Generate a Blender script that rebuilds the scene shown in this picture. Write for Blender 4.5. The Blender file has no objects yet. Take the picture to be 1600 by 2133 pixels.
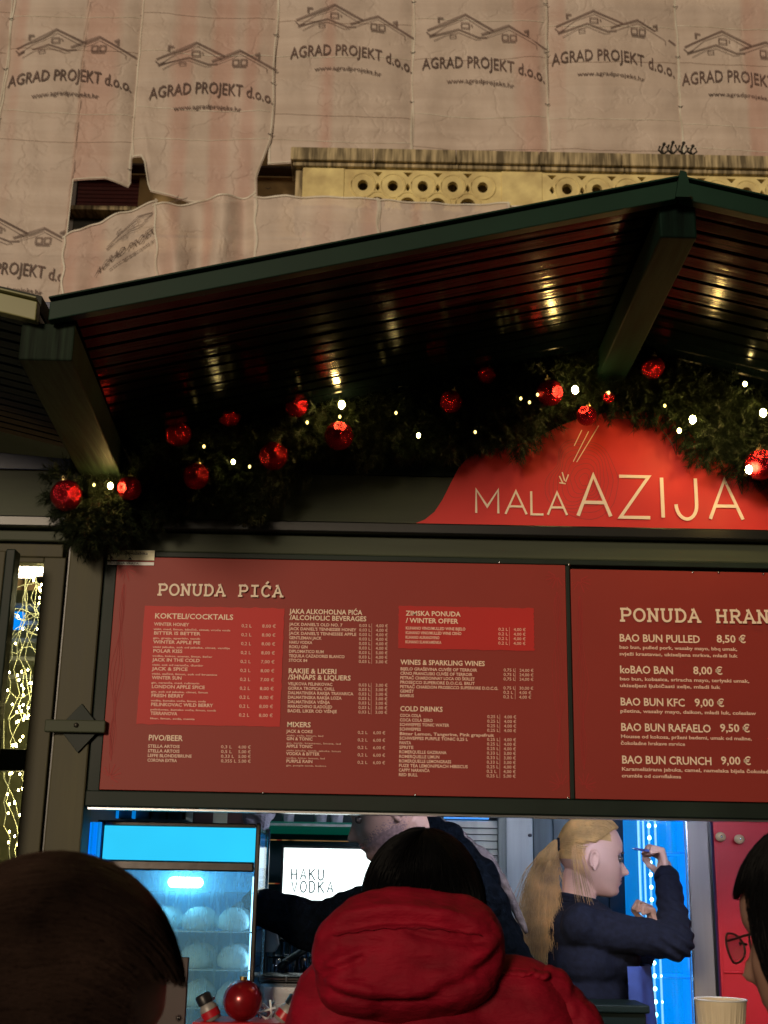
import bpy, bmesh, math, random
from mathutils import Vector, Matrix, noise
random.seed(7)
S = bpy.context.scene
C = S.collection
PI = math.pi
# ------------------------------------------------------------------ camera, world, sun, exposure
F = 2700.0; PITCH = math.atan(.295); ROLL = math.radians(1.1); CZ = 1.6
cam = bpy.data.objects.new('camera', bpy.data.cameras.new('camera')); C.objects.link(cam)
cam.data.sensor_fit = 'VERTICAL'; cam.data.sensor_height = 36; cam.data.sensor_width = 27
cam.data.lens = F/2133*36
cam.location = (0, 0, CZ)
cam.rotation_mode = 'QUATERNION'
cam.rotation_quaternion = (Matrix.Rotation(PI/2+PITCH, 3, 'X') @ Matrix.Rotation(ROLL, 3, 'Z')).to_quaternion()
cam.data.clip_start = .05; cam.data.clip_end = 400
cam.data.dof.use_dof = True; cam.data.dof.focus_distance = 3.3; cam.data.dof.aperture_fstop = 11
S.camera = cam
SUN_EL = 11.3; SUN_AZ = 200.0      # azimuth of the sun clockwise from +Y
wd = bpy.data.worlds.new('World'); S.world = wd; wd.use_nodes = True
wn = wd.node_tree; sky = wn.nodes.new('ShaderNodeTexSky'); sky.sky_type = 'NISHITA'; sky.sun_disc = False
sky.sun_elevation = math.radians(SUN_EL); sky.sun_rotation = math.radians(SUN_AZ)
wn.links.new(sky.outputs[0], wn.nodes['Background'].inputs[0]); wn.nodes['Background'].inputs[1].default_value = .0025
sl = bpy.data.lights.new('sun', 'SUN'); sl.energy = 1.68; sl.angle = math.radians(12); sl.color = (1, .79, .56)
sun = bpy.data.objects.new('sun', sl); C.objects.link(sun); sun.location = (-3, -6, 6)
az, el = math.radians(SUN_AZ), math.radians(SUN_EL)
sdir = Vector((math.sin(az)*math.cos(el), math.cos(az)*math.cos(el), math.sin(el)))
sun.rotation_mode = 'QUATERNION'; sun.rotation_quaternion = sdir.to_track_quat('Z', 'Y')
S.view_settings.view_transform = 'Standard'; S.view_settings.look = 'None'
S.view_settings.exposure = 0; S.view_settings.gamma = 1; S.view_settings.use_curve_mapping = False

def at(px, py, Y):
    u = (px-800)/F; v = (1066.5-py)/F
    x = u*math.cos(ROLL)-v*math.sin(ROLL); y = u*math.sin(ROLL)+v*math.cos(ROLL)
    d = (x, math.cos(PITCH)-y*math.sin(PITCH), math.sin(PITCH)+y*math.cos(PITCH)); t = Y/d[1]
    return Vector((d[0]*t, Y, CZ+d[2]*t))

# ------------------------------------------------------------------ materials
def mat(name, col, rough=.6, metal=0, var=.15, scale=8, stretch=(1, 1, 1), bump=.15, dist=.004, coat=0, emit=None, es=0, trans=0, alpha=1, rvar=0, detail=6, col2=None, spec=.5, sheen=0):
    m = bpy.data.materials.new(name); m.use_nodes = True; n = m.node_tree; b = n.nodes['Principled BSDF']
    b.inputs['Base Color'].default_value = (*col, 1); b.inputs['Roughness'].default_value = rough
    b.inputs['Metallic'].default_value = metal; b.inputs['Coat Weight'].default_value = coat
    b.inputs['Transmission Weight'].default_value = trans; b.inputs['Alpha'].default_value = alpha
    b.inputs['Specular IOR Level'].default_value = spec
    if sheen: b.inputs['Sheen Weight'].default_value = sheen
    if emit: b.inputs['Emission Color'].default_value = (*emit, 1); b.inputs['Emission Strength'].default_value = es
    if var or bump or rvar:
        tc = n.nodes.new('ShaderNodeTexCoord'); mp = n.nodes.new('ShaderNodeMapping'); mp.inputs['Scale'].default_value = stretch
        n.links.new(tc.outputs['Object'], mp.inputs[0])
        nz = n.nodes.new('ShaderNodeTexNoise'); nz.inputs['Scale'].default_value = scale; nz.inputs['Detail'].default_value = detail
        n.links.new(mp.outputs[0], nz.inputs['Vector'])
        if var:
            cr = n.nodes.new('ShaderNodeValToRGB'); c2 = col2 or tuple(min(1, c*(1+var*1.6)) for c in col)
            cr.color_ramp.elements[0].position = .3; cr.color_ramp.elements[1].position = .72
            cr.color_ramp.elements[0].color = (*[c*(1-var) for c in col], 1); cr.color_ramp.elements[1].color = (*c2, 1)
            n.links.new(nz.outputs[0], cr.inputs[0]); n.links.new(cr.outputs[0], b.inputs['Base Color'])
        if rvar:
            mr = n.nodes.new('ShaderNodeMapRange'); mr.inputs[3].default_value = max(0, rough-rvar); mr.inputs[4].default_value = rough+rvar
            n.links.new(nz.outputs[0], mr.inputs[0]); n.links.new(mr.outputs[0], b.inputs['Roughness'])
        if bump:
            bp = n.nodes.new('ShaderNodeBump'); bp.inputs['Strength'].default_value = bump; bp.inputs['Distance'].default_value = dist
            n.links.new(nz.outputs[0], bp.inputs['Height']); n.links.new(bp.outputs[0], b.inputs['Normal'])
    return m
def emis(name, col, s, var=0, scale=10):
    m = bpy.data.materials.new(name); m.use_nodes = True; n = m.node_tree; n.nodes.remove(n.nodes['Principled BSDF'])
    e = n.nodes.new('ShaderNodeEmission'); e.inputs[0].default_value = (*col, 1); e.inputs[1].default_value = s
    n.links.new(e.outputs[0], n.nodes['Material Output'].inputs[0])
    if var:
        tc = n.nodes.new('ShaderNodeTexCoord'); nz = n.nodes.new('ShaderNodeTexNoise'); nz.inputs['Scale'].default_value = scale
        mr = n.nodes.new('ShaderNodeMapRange'); mr.inputs[3].default_value = s*(1-var); mr.inputs[4].default_value = s*(1+var)
        n.links.new(tc.outputs['Object'], nz.inputs['Vector']); n.links.new(nz.outputs[0], mr.inputs[0]); n.links.new(mr.outputs[0], e.inputs[1])
    return m
def glassy(name, tint=(1, 1, 1), refl=.12, haze=.0, hcol=(.6, .7, .8), rough=.05):
    m = bpy.data.materials.new(name); m.use_nodes = True; n = m.node_tree; n.nodes.remove(n.nodes['Principled BSDF'])
    t = n.nodes.new('ShaderNodeBsdfTransparent'); t.inputs[0].default_value = (*tint, 1)
    g = n.nodes.new('ShaderNodeBsdfGlossy'); g.inputs['Roughness'].default_value = rough
    x = n.nodes.new('ShaderNodeMixShader'); x.inputs[0].default_value = refl
    n.links.new(t.outputs[0], x.inputs[1]); n.links.new(g.outputs[0], x.inputs[2]); out = x
    if haze:
        d = n.nodes.new('ShaderNodeBsdfDiffuse'); d.inputs[0].default_value = (*hcol, 1)
        tl = n.nodes.new('ShaderNodeBsdfTranslucent'); tl.inputs[0].default_value = (*hcol, 1)
        a = n.nodes.new('ShaderNodeMixShader'); a.inputs[0].default_value = .5
        n.links.new(d.outputs[0], a.inputs[1]); n.links.new(tl.outputs[0], a.inputs[2])
        tc = n.nodes.new('ShaderNodeTexCoord'); mp = n.nodes.new('ShaderNodeMapping'); mp.inputs['Scale'].default_value = (40, 40, 9)
        nz = n.nodes.new('ShaderNodeTexNoise'); nz.inputs['Scale'].default_value = 2; nz.inputs['Detail'].default_value = 5
        mr = n.nodes.new('ShaderNodeMapRange'); mr.inputs[3].default_value = haze*.4; mr.inputs[4].default_value = haze*1.6
        n.links.new(tc.outputs['Object'], mp.inputs[0]); n.links.new(mp.outputs[0], nz.inputs['Vector']); n.links.new(nz.outputs[0], mr.inputs[0])
        y = n.nodes.new('ShaderNodeMixShader'); n.links.new(mr.outputs[0], y.inputs[0]); n.links.new(x.outputs[0], y.inputs[1]); n.links.new(a.outputs[0], y.inputs[2]); out = y
    n.links.new(out.outputs[0], n.nodes['Material Output'].inputs[0])
    return m

M = {}
M['olive'] = mat('olive_paint', (.046, .056, .034), .55, spec=.25, var=.3, scale=5, stretch=(.25, 1, 3), bump=.3, dist=.003, rvar=.12)
M['post'] = mat('post_paint', (.068, .064, .036), .55, spec=.25, var=.3, scale=6, stretch=(3, 1, .25), bump=.3, dist=.003, rvar=.12)
M['dkgreen'] = mat('dark_green_paint', (.009, .018, .014), .5, spec=.2, var=.3, scale=6, stretch=(1, 1, 1), bump=.25, dist=.002, rvar=.1)
M['black'] = mat('black_paint', (.004, .005, .005), .35, var=.2, bump=.1)
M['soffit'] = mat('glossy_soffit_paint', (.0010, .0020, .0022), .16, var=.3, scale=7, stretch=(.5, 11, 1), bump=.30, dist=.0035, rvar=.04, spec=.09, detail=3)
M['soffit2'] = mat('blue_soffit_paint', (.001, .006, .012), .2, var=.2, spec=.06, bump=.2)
M['fascia'] = mat('green_metal_trim', (.007, .030, .018), .5, spec=.18, var=.18, scale=3, bump=.06, rvar=.08)
M['fascia_lit'] = mat('lit_green_metal_trim', (.20, .20, .07), .4, var=.15, scale=3, bump=.05)  # trim colour paled and yellowed to stand for warm light on it
M['beam'] = mat('green_stained_beam', (.003, .010, .007), .7, spec=.06, var=.55, scale=10, stretch=(6, .5, .5), bump=.5, dist=.003)
M['brace'] = mat('worn_green_beam', (.009, .016, .010), .65, spec=.10, var=.8, scale=10, stretch=(9, .5, .5), bump=.5, dist=.003)
M['menu'] = mat('menu_red_print', (.28, .033, .026), .45, spec=.2, var=.05, scale=2, bump=.02, rvar=.05)
M['menu_b'] = mat('bright_red_print', (.52, .026, .024), .45, spec=.2, var=.04, scale=3, bump=.02)
M['menu_o'] = mat('ornament_red_print', (.36, .032, .030), .5, spec=.2, var=.05, bump=0)
M['sign'] = mat('sign_red_board', (.62, .038, .036), .5, spec=.25, var=.05, scale=4, bump=.04)
M['sign_l'] = mat('sign_contour_print', (.38, .03, .03), .5, var=0, bump=0)
M['cream'] = mat('cream_lettering', (.92, .74, .58), .5, var=0, bump=0)
M['creamd'] = mat('small_cream_lettering', (.88, .62, .50), .5, var=0, bump=0)
M['label'] = mat('yellowed_sticker', (.92, .86, .58), .4, var=.12, scale=20, bump=0)
M['white'] = mat('white_print', (.8, .8, .78), .4, var=.05, bump=0)
M['ink'] = mat('dark_print', (.05, .05, .05), .5, var=0, bump=0)
M['steel'] = mat('brushed_steel', (.55, .57, .6), .25, 1, var=.1, scale=30, stretch=(.1, 1, 1), bump=.05, rvar=.08)
M['chrome'] = mat('chrome', (.13, .12, .12), .2, 1, var=.0, bump=.08, scale=25)
M['needle'] = mat('pine_needles', (.013, .020, .008), .5, var=.5, scale=14, bump=0, spec=.35)
M['twig'] = mat('garland_wire', (.03, .025, .015), .7)
M['ball'] = mat('red_metallic_glaze', (.40, .008, .016), .16, .85, var=.3, scale=30, bump=.5, dist=.006, detail=2)
M['cap'] = mat('bauble_cap', (.6, .45, .2), .3, 1, var=0, bump=0)
M['bulb'] = emis('warm_bulb', (1, .66, .20), 260)
M['bulb_s'] = emis('warm_bulb_small', (1, .72, .24), 60)
M['wire'] = mat('dark_green_wire', (.01, .015, .01), .5, var=0, bump=0)
M['glowire'] = mat('glowing_fairy_wire', (.6, .62, .45), .4, var=0, bump=0, emit=(1, .88, .38), es=.45)  # wire given a yellow glow of its own, standing in for bulb light
M['door'] = mat('taupe_paint', (.058, .054, .030), .55, spec=.25, var=.25, scale=6, stretch=(3, 1, .3), bump=.2, rvar=.1)
M['iron'] = mat('dark_iron', (.045, .042, .035), .45, .6, var=.3, bump=.2)
M['glass'] = glassy('window_glass', (.95, .97, .95), .07)
M['cabglass'] = glassy('misted_cabinet_glass', (.8, .95, 1), .06, .28, (.36, .75, 1))
M['tealwall'] = mat('dark_teal_wall', (.012, .04, .05), .5, var=.3, scale=4, stretch=(.3, 1, 3), bump=.2)
M['planks'] = mat('grey_green_plank', (.26, .31, .28), .5, var=.35, scale=5, stretch=(6, 1, .4), bump=.3)
M['planks_d'] = mat('slate_plank', (.09, .125, .13), .5, var=.5, scale=5, stretch=(6, 1, .4), bump=.4)
M['pale'] = mat('pale_plank', (.72, .76, .70), .5, var=.15, scale=5, stretch=(6, 1, .4), bump=.2)
M['doorblk'] = mat('black_green_door', (.012, .018, .017), .5, var=.4, scale=4, bump=.1)
M['redwall'] = mat('red_lacquer_wall', (.50, .010, .022), .45, var=.12, scale=3, bump=.05)
M['knob'] = mat('pale_wood_knob', (.65, .5, .28), .5)
M['gpost'] = mat('grey_metal_post', (.30, .28, .27), .45, .2, var=.12, scale=5, stretch=(4, 1, .2), bump=.05)
M['ledbar'] = emis('blue_led_glow', (.0, .27, 1), 1.15, .25, 5)
M['leddot'] = emis('cyan_led', (.35, .95, 1), 14)
M['ledline'] = emis('pale_led_line', (.25, .6, 1), 1.5)
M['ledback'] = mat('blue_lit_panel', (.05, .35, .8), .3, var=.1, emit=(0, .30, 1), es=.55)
M['cyan'] = emis('cyan_backlit_header', (.03, .62, 1), 1.05, .18, 4)
M['tube'] = emis('white_cabinet_tube', (.35, .85, 1), 42)
M['fill_tube'] = emis('cool_fill_tube', (.72, .76, 1), 60)
M['wtube'] = emis('warm_spot', (1, .78, .5), 60)
M['cabin'] = mat('cabinet_inner', (.10, .45, .80), .4, var=.1, bump=0)
M['bun'] = mat('steamed_bun', (.9, .88, .80), .5, var=.05, bump=.05)
M['screen'] = emis('lit_screen', (.86, 1, .98), 2.6)
M['screenink'] = mat('screen_lettering', (.12, .18, .19), .6, var=0, bump=0, emit=(.2, .3, .32), es=.2)
M['greenstrip'] = mat('green_shelf_edge', (.02, .2, .14), .4, var=.1, emit=(0, .25, .15), es=.15)
M['plastic'] = mat('crinkled_plastic', (.62, .60, .68), .25, var=.1, bump=.8, scale=25, dist=.02)
M['brownbox'] = mat('brown_cardboard', (.16, .08, .065), .7, var=.2)
M['dark'] = mat('dark_plastic', (.012, .012, .016), .4)
M['brown'] = mat('dark_brown_board', (.035, .014, .012), .5, var=.2)
M['redplastic'] = mat('red_tray_plastic', (.42, .01, .02), .35)
M['apple'] = mat('dark_red_glaze', (.20, .006, .010), .25, .3, var=.5, scale=16, bump=.25, coat=.3)
M['cup'] = mat('paper_cup_board', (.78, .66, .46), .6, var=.08, bump=.05)
M['clear'] = glassy('clear_glassware', (.75, .88, .95), .35, rough=.08)
M['skin'] = mat('skin', (.66, .40, .31), .45, var=.10, scale=7, bump=.08, dist=.001, spec=.35)
M['skinm'] = mat('skin_shaven', (.36, .21, .155), .55, var=.14, scale=9, bump=.1, dist=.001, spec=.35)
M['lip'] = mat('lips', (.45, .16, .15), .45, var=0, bump=0)
M['brow'] = mat('eyebrow_hair', (.14, .08, .04), .7, var=0, bump=0)
M['blond'] = mat('blond_hair', (.50, .30, .11), .36, var=.5, scale=14, bump=0)
M['blackhair'] = mat('black_hair', (.0025, .0025, .003), .6, spec=.10, var=.2, bump=0)
M['brownhair'] = mat('dark_brown_hair', (.036, .021, .016), .45, var=.7, scale=9, bump=0, spec=.3)
M['eye'] = mat('eye', (.1, .08, .07), .15, var=0, bump=0)
M['navy'] = mat('navy_knit', (.007, .009, .019), .9, var=.3, scale=70, bump=.35, dist=.004, spec=.2)
M['apron'] = mat('blue_apron_cloth', (.05, .09, .32), .8, var=.2, scale=20, bump=.2)
M['fleece'] = mat('dark_fleece', (.0012, .0022, .0038), .95, var=.5, scale=45, bump=.9, dist=.012, spec=.04)
M['sherpa'] = mat('pale_sherpa_lining', (.085, .068, .066), .95, var=.3, scale=60, bump=.8, dist=.01)
M['redcoat'] = mat('red_quilted_cloth', (.25, .0014, .015), .75, var=.2, scale=11, stretch=(1, 1, 2.6), bump=.8, dist=.018, spec=.25)
M['blackcoat'] = mat('black_coat_cloth', (.008, .008, .010), .8, var=.3, scale=20, bump=.3)
M['trouser'] = mat('dark_denim', (.02, .022, .03), .85, var=.2)
M['plaster'] = mat('ochre_plaster', (.40, .28, .13), .9, var=.25, scale=2, bump=.3)
M['ystone'] = mat('yellow_limewash_stone', (.80, .64, .30), .85, var=.22, scale=3.0, bump=.4, dist=.03)
M['shutter'] = mat('dark_red_shutter', (.12, .008, .008), .6, var=.15)
M['tar'] = mat('roof_felt', (.03, .035, .03), .8)
M['paving'] = mat('stone_paving', (.05, .047, .045), .7, var=.3, scale=3)

def coping_mat():                                  # grey weathered stone with pale vertical run-off streaks
    m = mat('weathered_coping_stone', (.16, .13, .08), .9, var=0, bump=.5, scale=6, dist=.03)
    n = m.node_tree; b = n.nodes['Principled BSDF']
    tc = n.nodes.new('ShaderNodeTexCoord'); mp = n.nodes.new('ShaderNodeMapping'); mp.inputs['Scale'].default_value = (9, 2, .8)
    nz = n.nodes.new('ShaderNodeTexNoise'); nz.inputs['Scale'].default_value = 1.3; nz.inputs['Detail'].default_value = 6
    cr = n.nodes.new('ShaderNodeValToRGB'); e = cr.color_ramp.elements
    e[0].position = .40; e[0].color = (.15, .12, .07, 1); e[1].position = .66; e[1].color = (.66, .54, .32, 1)
    n.links.new(tc.outputs['Object'], mp.inputs[0]); n.links.new(mp.outputs[0], nz.inputs['Vector'])
    n.links.new(nz.outputs[0], cr.inputs[0]); n.links.new(cr.outputs[0], b.inputs['Base Color'])
    return m
M['coping'] = coping_mat()
def sheet_mat():                                   # woven plastic sheeting: fine weave, faint horizontal folds, part see-through, scaffold shadow painted as reddish bands
    m = bpy.data.materials.new('woven_scaffold_sheeting'); m.use_nodes = True; n = m.node_tree; b = n.nodes['Principled BSDF']
    N, L = n.nodes, n.links
    tc = N.new('ShaderNodeTexCoord')
    def nz(sc, st, det=4):
        mp = N.new('ShaderNodeMapping'); mp.inputs['Scale'].default_value = st; t = N.new('ShaderNodeTexNoise')
        t.inputs['Scale'].default_value = sc; t.inputs['Detail'].default_value = det
        L.new(tc.outputs['Object'], mp.inputs[0]); L.new(mp.outputs[0], t.inputs['Vector']); return t
    a = nz(1.0, (.12, 1, 3.2), 5); bnz = nz(1.0, (1.5, 1, .12), 3); c = nz(1.6, (1, 1, 1), 5); w = nz(60, (1, 1, 1), 1)
    cr = N.new('ShaderNodeValToRGB'); cr.color_ramp.elements[0].position = .3; cr.color_ramp.elements[1].position = .75
    cr.color_ramp.elements[0].color = (.59, .48, .41, 1); cr.color_ramp.elements[1].color = (.90, .77, .68, 1)
    ad = N.new('ShaderNodeMath'); ad.operation = 'ADD'; L.new(a.outputs[0], ad.inputs[0]); L.new(bnz.outputs[0], ad.inputs[1])
    hf = N.new('ShaderNodeMath'); hf.operation = 'MULTIPLY'; hf.inputs[1].default_value = .5; L.new(ad.outputs[0], hf.inputs[0])
    L.new(hf.outputs[0], cr.inputs[0])
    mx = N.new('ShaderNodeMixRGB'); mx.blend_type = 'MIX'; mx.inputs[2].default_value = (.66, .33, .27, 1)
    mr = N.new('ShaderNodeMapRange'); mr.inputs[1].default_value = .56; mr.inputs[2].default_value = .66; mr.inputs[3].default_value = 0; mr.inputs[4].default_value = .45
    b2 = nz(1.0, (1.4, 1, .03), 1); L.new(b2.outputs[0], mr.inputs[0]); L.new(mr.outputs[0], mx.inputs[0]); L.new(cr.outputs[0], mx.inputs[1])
    L.new(mx.outputs[0], b.inputs['Base Color']); b.inputs['Roughness'].default_value = .55
    b.inputs['Alpha'].default_value = .84
    bp = N.new('ShaderNodeBump'); bp.inputs['Strength'].default_value = .7; bp.inputs['Distance'].default_value = .07
    vo = N.new('ShaderNodeTexVoronoi'); vo.feature = 'DISTANCE_TO_EDGE'; vo.inputs['Scale'].default_value = .8
    wrp = nz(2.2, (1, 1, 1), 3); vm = N.new('ShaderNodeVectorMath'); vm.operation = 'ADD'; L.new(tc.outputs['Object'], vm.inputs[0]); L.new(wrp.outputs[1], vm.inputs[1]); L.new(vm.outputs[0], vo.inputs['Vector'])
    vr = N.new('ShaderNodeMapRange'); vr.inputs[2].default_value = .05; vr.inputs[3].default_value = .0; vr.inputs[4].default_value = .16; L.new(vo.outputs['Distance'], vr.inputs[0])
    bb = N.new('ShaderNodeMath'); bb.operation = 'ADD'; L.new(c.outputs[0], bb.inputs[0]); L.new(a.outputs[0], bb.inputs[1])
    b3 = N.new('ShaderNodeMath'); b3.operation = 'ADD'; L.new(bb.outputs[0], b3.inputs[0]); L.new(vr.outputs[0], b3.inputs[1]); L.new(b3.outputs[0], bp.inputs['Height']); L.new(bp.outputs[0], b.inputs['Normal'])
    return m
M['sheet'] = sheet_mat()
M['hem'] = mat('reinforced_sheet_hem', (.88, .76, .60), .5, var=.3, scale=3, stretch=(1, 1, .5), bump=.3, alpha=.75)
M['foldl'] = mat('painted_fold_shadow', (.30, .20, .15), .6, var=.3, bump=0, alpha=.45)
M['print'] = mat('faded_brown_print', (.12, .07, .062), .7, var=.5, scale=1.5, bump=0, alpha=.58)
M['scaf'] = mat('red_scaffold_tube', (.30, .045, .03), .5, var=.2)
M['scafg'] = mat('galvanised_scaffold', (.18, .17, .14), .5, .4, var=.2)

# ------------------------------------------------------------------ object helpers
class MB:
    def __init__(s): s.v = []; s.f = []
    def add(s, vs, fs):
        o = len(s.v); s.v += [tuple(v) for v in vs]; s.f += [tuple(i+o for i in f) for f in fs]; return s
    def box(s, x0, x1, y0, y1, z0, z1):
        return s.add([(x0,y0,z0),(x1,y0,z0),(x1,y1,z0),(x0,y1,z0),(x0,y0,z1),(x1,y0,z1),(x1,y1,z1),(x0,y1,z1)],
                     [(0,3,2,1),(4,5,6,7),(0,1,5,4),(1,2,6,5),(2,3,7,6),(3,0,4,7)])
    def hexa(s, p):   # 8 corner points
        return s.add(p, [(0,3,2,1),(4,5,6,7),(0,1,5,4),(1,2,6,5),(2,3,7,6),(3,0,4,7)])
    def prism(s, poly, y0, y1):        # poly: list of (x,z) counter-clockwise seen from -Y
        n = len(poly)
        vs = [(x, y0, z) for x, z in poly]+[(x, y1, z) for x, z in poly]
        return s.add(vs, [tuple(range(n)), tuple(range(2*n-1, n-1, -1))]+[(i, i+n, (i+1) % n+n, (i+1) % n) for i in range(n)])
    def tube(s, pts, r, n=6, close=True):
        pts = [Vector(p) for p in pts]; k = len(pts); rr = r if isinstance(r, (list, tuple)) else [r]*k
        vs = []; up = Vector((.13, .2, .97))
        for i, p in enumerate(pts):
            t = (pts[min(i+1, k-1)]-pts[max(i-1, 0)]).normalized()
            if abs(t.dot(up)) > .97: up = Vector((1, .1, 0))
            a = t.cross(up).normalized(); b = t.cross(a)
            for j in range(n):
                an = 2*PI*j/n; vs.append(p+(a*math.cos(an)+b*math.sin(an))*rr[i])
        fs = [(i*n+j, i*n+(j+1) % n, (i+1)*n+(j+1) % n, (i+1)*n+j) for i in range(k-1) for j in range(n)]
        if close: fs += [tuple(range(n-1, -1, -1)), tuple((k-1)*n+j for j in range(n))]
        return s.add(vs, fs)
    def lathe(s, prof, c, n=20, f=None):
        vs = []; k = len(prof)
        for r, z in prof:
            for j in range(n):
                a = 2*PI*j/n; q = r*(f(a, z) if f else 1); vs.append((c[0]+q*math.cos(a), c[1]+q*math.sin(a), c[2]+z))
        fs = [(i*n+j, i*n+(j+1) % n, (i+1)*n+(j+1) % n, (i+1)*n+j) for i in range(k-1) for j in range(n)]
        return s.add(vs, fs)
    def ell(s, c, r, n=16, m=10, R=None):
        c = Vector(c); r = r if isinstance(r, (list, tuple)) else (r, r, r); vs = []
        for i in range(1, m):
            th = PI*i/m
            for j in range(n):
                ph = 2*PI*j/n; v = Vector((r[0]*math.sin(th)*math.cos(ph), r[1]*math.sin(th)*math.sin(ph), r[2]*math.cos(th)))
                vs.append(c+(R @ v if R else v))
        t = Vector((0, 0, r[2])); top = c+(R @ t if R else t); bot = c-(R @ t if R else t)
        fs = [(i*n+j, (i+1)*n+j, (i+1)*n+(j+1) % n, i*n+(j+1) % n) for i in range(m-2) for j in range(n)]
        k = len(vs); vs += [top, bot]
        fs += [(k, j, (j+1) % n) for j in range(n)]+[(k+1, (m-2)*n+(j+1) % n, (m-2)*n+j) for j in range(n)]
        return s.add(vs, fs)
    def cap(s, p, q, r0, r1, n=14):      # tapered capsule
        p = Vector(p); q = Vector(q); d = (q-p); L = d.length; t = d/L
        pts = []; rr = []
        for k in range(4):
            a = PI/2*(k+.35)/4.35; pts.append(p-t*r0*math.cos(a)); rr.append(r0*math.sin(a))
        for k in range(0, 5): pts.append(p+d*k/4); rr.append(r0+(r1-r0)*k/4)
        for k in range(4):
            a = PI/2*(k+1)/4.35; pts.append(q+t*r1*math.sin(a)); rr.append(r1*math.cos(a))
        return s.tube(pts, rr, n)
def obj(name, mb, m, parent=None, smooth=False, bevel=0, label=None):
    me = bpy.data.meshes.new(name); me.from_pydata([tuple(v) for v in mb.v], [], mb.f); me.validate(); me.update()
    me.materials.append(M[m] if isinstance(m, str) else m)
    if smooth: me.shade_smooth()
    o = bpy.data.objects.new(name, me); C.objects.link(o)
    if bevel:
        b = o.modifiers.new('bevel', 'BEVEL'); b.width = bevel; b.segments = 2; b.limit_method = 'ANGLE'; b.angle_limit = .9
    if parent: o.parent = parent
    if label: o['label'] = label
    return o
def tag(o, label, cat, group=None, kind=None):
    o['label'] = label; o['category'] = cat
    if group: o['group'] = group
    if kind: o['kind'] = kind
    return o
def thing(name, label, cat, loc=(0, 0, 0), group=None):
    o = bpy.data.objects.new(name, None); o.empty_display_size = .1; C.objects.link(o); o['loc'] = 0; del o['loc']
    return tag(o, label, cat, group)
def copy_mesh(o, parent, loc=(0, 0, 0)):
    c = o.copy(); C.objects.link(c); c.parent = parent; c.location = loc; return c
def box(name, x0, x1, y0, y1, z0, z1, m, parent=None, bevel=.003, label=None):
    return obj(name, MB().box(x0, x1, y0, y1, z0, z1), m, parent, bevel=bevel, label=label)
BAT = []   # deferred text
def text(s, x, z, y, size, m, parent, name='lettering', key=None, warp=None, thick=0.0006, width=None, bold=0.0):
    BAT.append((s, x, z, y, size, m, parent, name, key, warp, thick, width, bold))
def flush_text():
    made = []
    for (s, x, z, y, size, m, parent, name, key, warp, thick, width, bold) in BAT:
        cu = bpy.data.curves.new('t', 'FONT'); cu.body = s; cu.size = size; cu.resolution_u = 2; cu.extrude = thick; cu.offset = bold
        o = bpy.data.objects.new('t', cu); C.objects.link(o); made.append(o)
    bpy.context.view_layer.update(); dg = bpy.context.evaluated_depsgraph_get()
    groups = {}; order = []
    for o, rec in zip(made, BAT):
        me = bpy.data.meshes.new_from_object(o.evaluated_get(dg)); (s, x, z, y, size, m, parent, name, key, warp, thick, width, bold) = rec
        vs = [v.co.copy() for v in me.vertices]; fs = [tuple(p.vertices) for p in me.polygons]
        kx = 1
        if width and vs: kx = width/max(.001, max(v.x for v in vs))
        out = []
        for v in vs:
            p = (x+v.x*kx, y-v.z, z+v.y)
            out.append(warp(*p) if warp else p)
        k = (key, name, m, parent.name if parent else '') if key else len(order)
        if k not in groups: groups[k] = [MB(), m, parent, name]; order.append(k)
        groups[k][0].add(out, fs); bpy.data.meshes.remove(me)
    for o in made: cu = o.data; bpy.data.objects.remove(o); bpy.data.curves.remove(cu)
    for k in order:
        mb, m, parent, name = groups[k]
        if mb.v: obj(name, mb, m, parent)
    BAT.clear()
def ribbon(mb, pts, w, y, t=.001, closed=False, warp=None):   # flat stroke in the XZ plane with mitred joints
    P = [Vector((p[0], p[1])) for p in pts]; n = len(P); Ls = []; Rs = []
    for i in range(n):
        a = (P[i]-P[i-1]) if (i > 0 or closed) else (P[1]-P[0])
        b = (P[(i+1) % n]-P[i]) if (i < n-1 or closed) else a
        a = a.normalized(); b = b.normalized(); na = Vector((-a.y, a.x)); nb = Vector((-b.y, b.x)); mm = (na+nb)
        if mm.length < .2: mm = na
        mm = mm.normalized(); k = 1/max(.5, mm.dot(na)); Ls.append(P[i]+mm*w/2*k); Rs.append(P[i]-mm*w/2*k)
    vs = []
    for l, r in zip(Ls, Rs):
        for (q, yy) in ((l, y-t), (r, y-t), (l, y), (r, y)):
            v = (q.x, yy, q.y); vs.append(warp(*v) if warp else v)
    fs = []
    for i in range(n if closed else n-1):
        a = 4*i; b = 4*((i+1) % n); fs += [(a, a+1, b+1, b), (a, b, b+2, a+2), (a+1, a+3, b+3, b+1)]
    mb.add(vs, fs)
def arc(cx, cz, rx, rz, a0, a1, n=12): return [(cx+rx*math.cos(math.radians(a0+(a1-a0)*i/n)), cz+rz*math.sin(math.radians(a0+(a1-a0)*i/n))) for i in range(n+1)]
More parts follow.
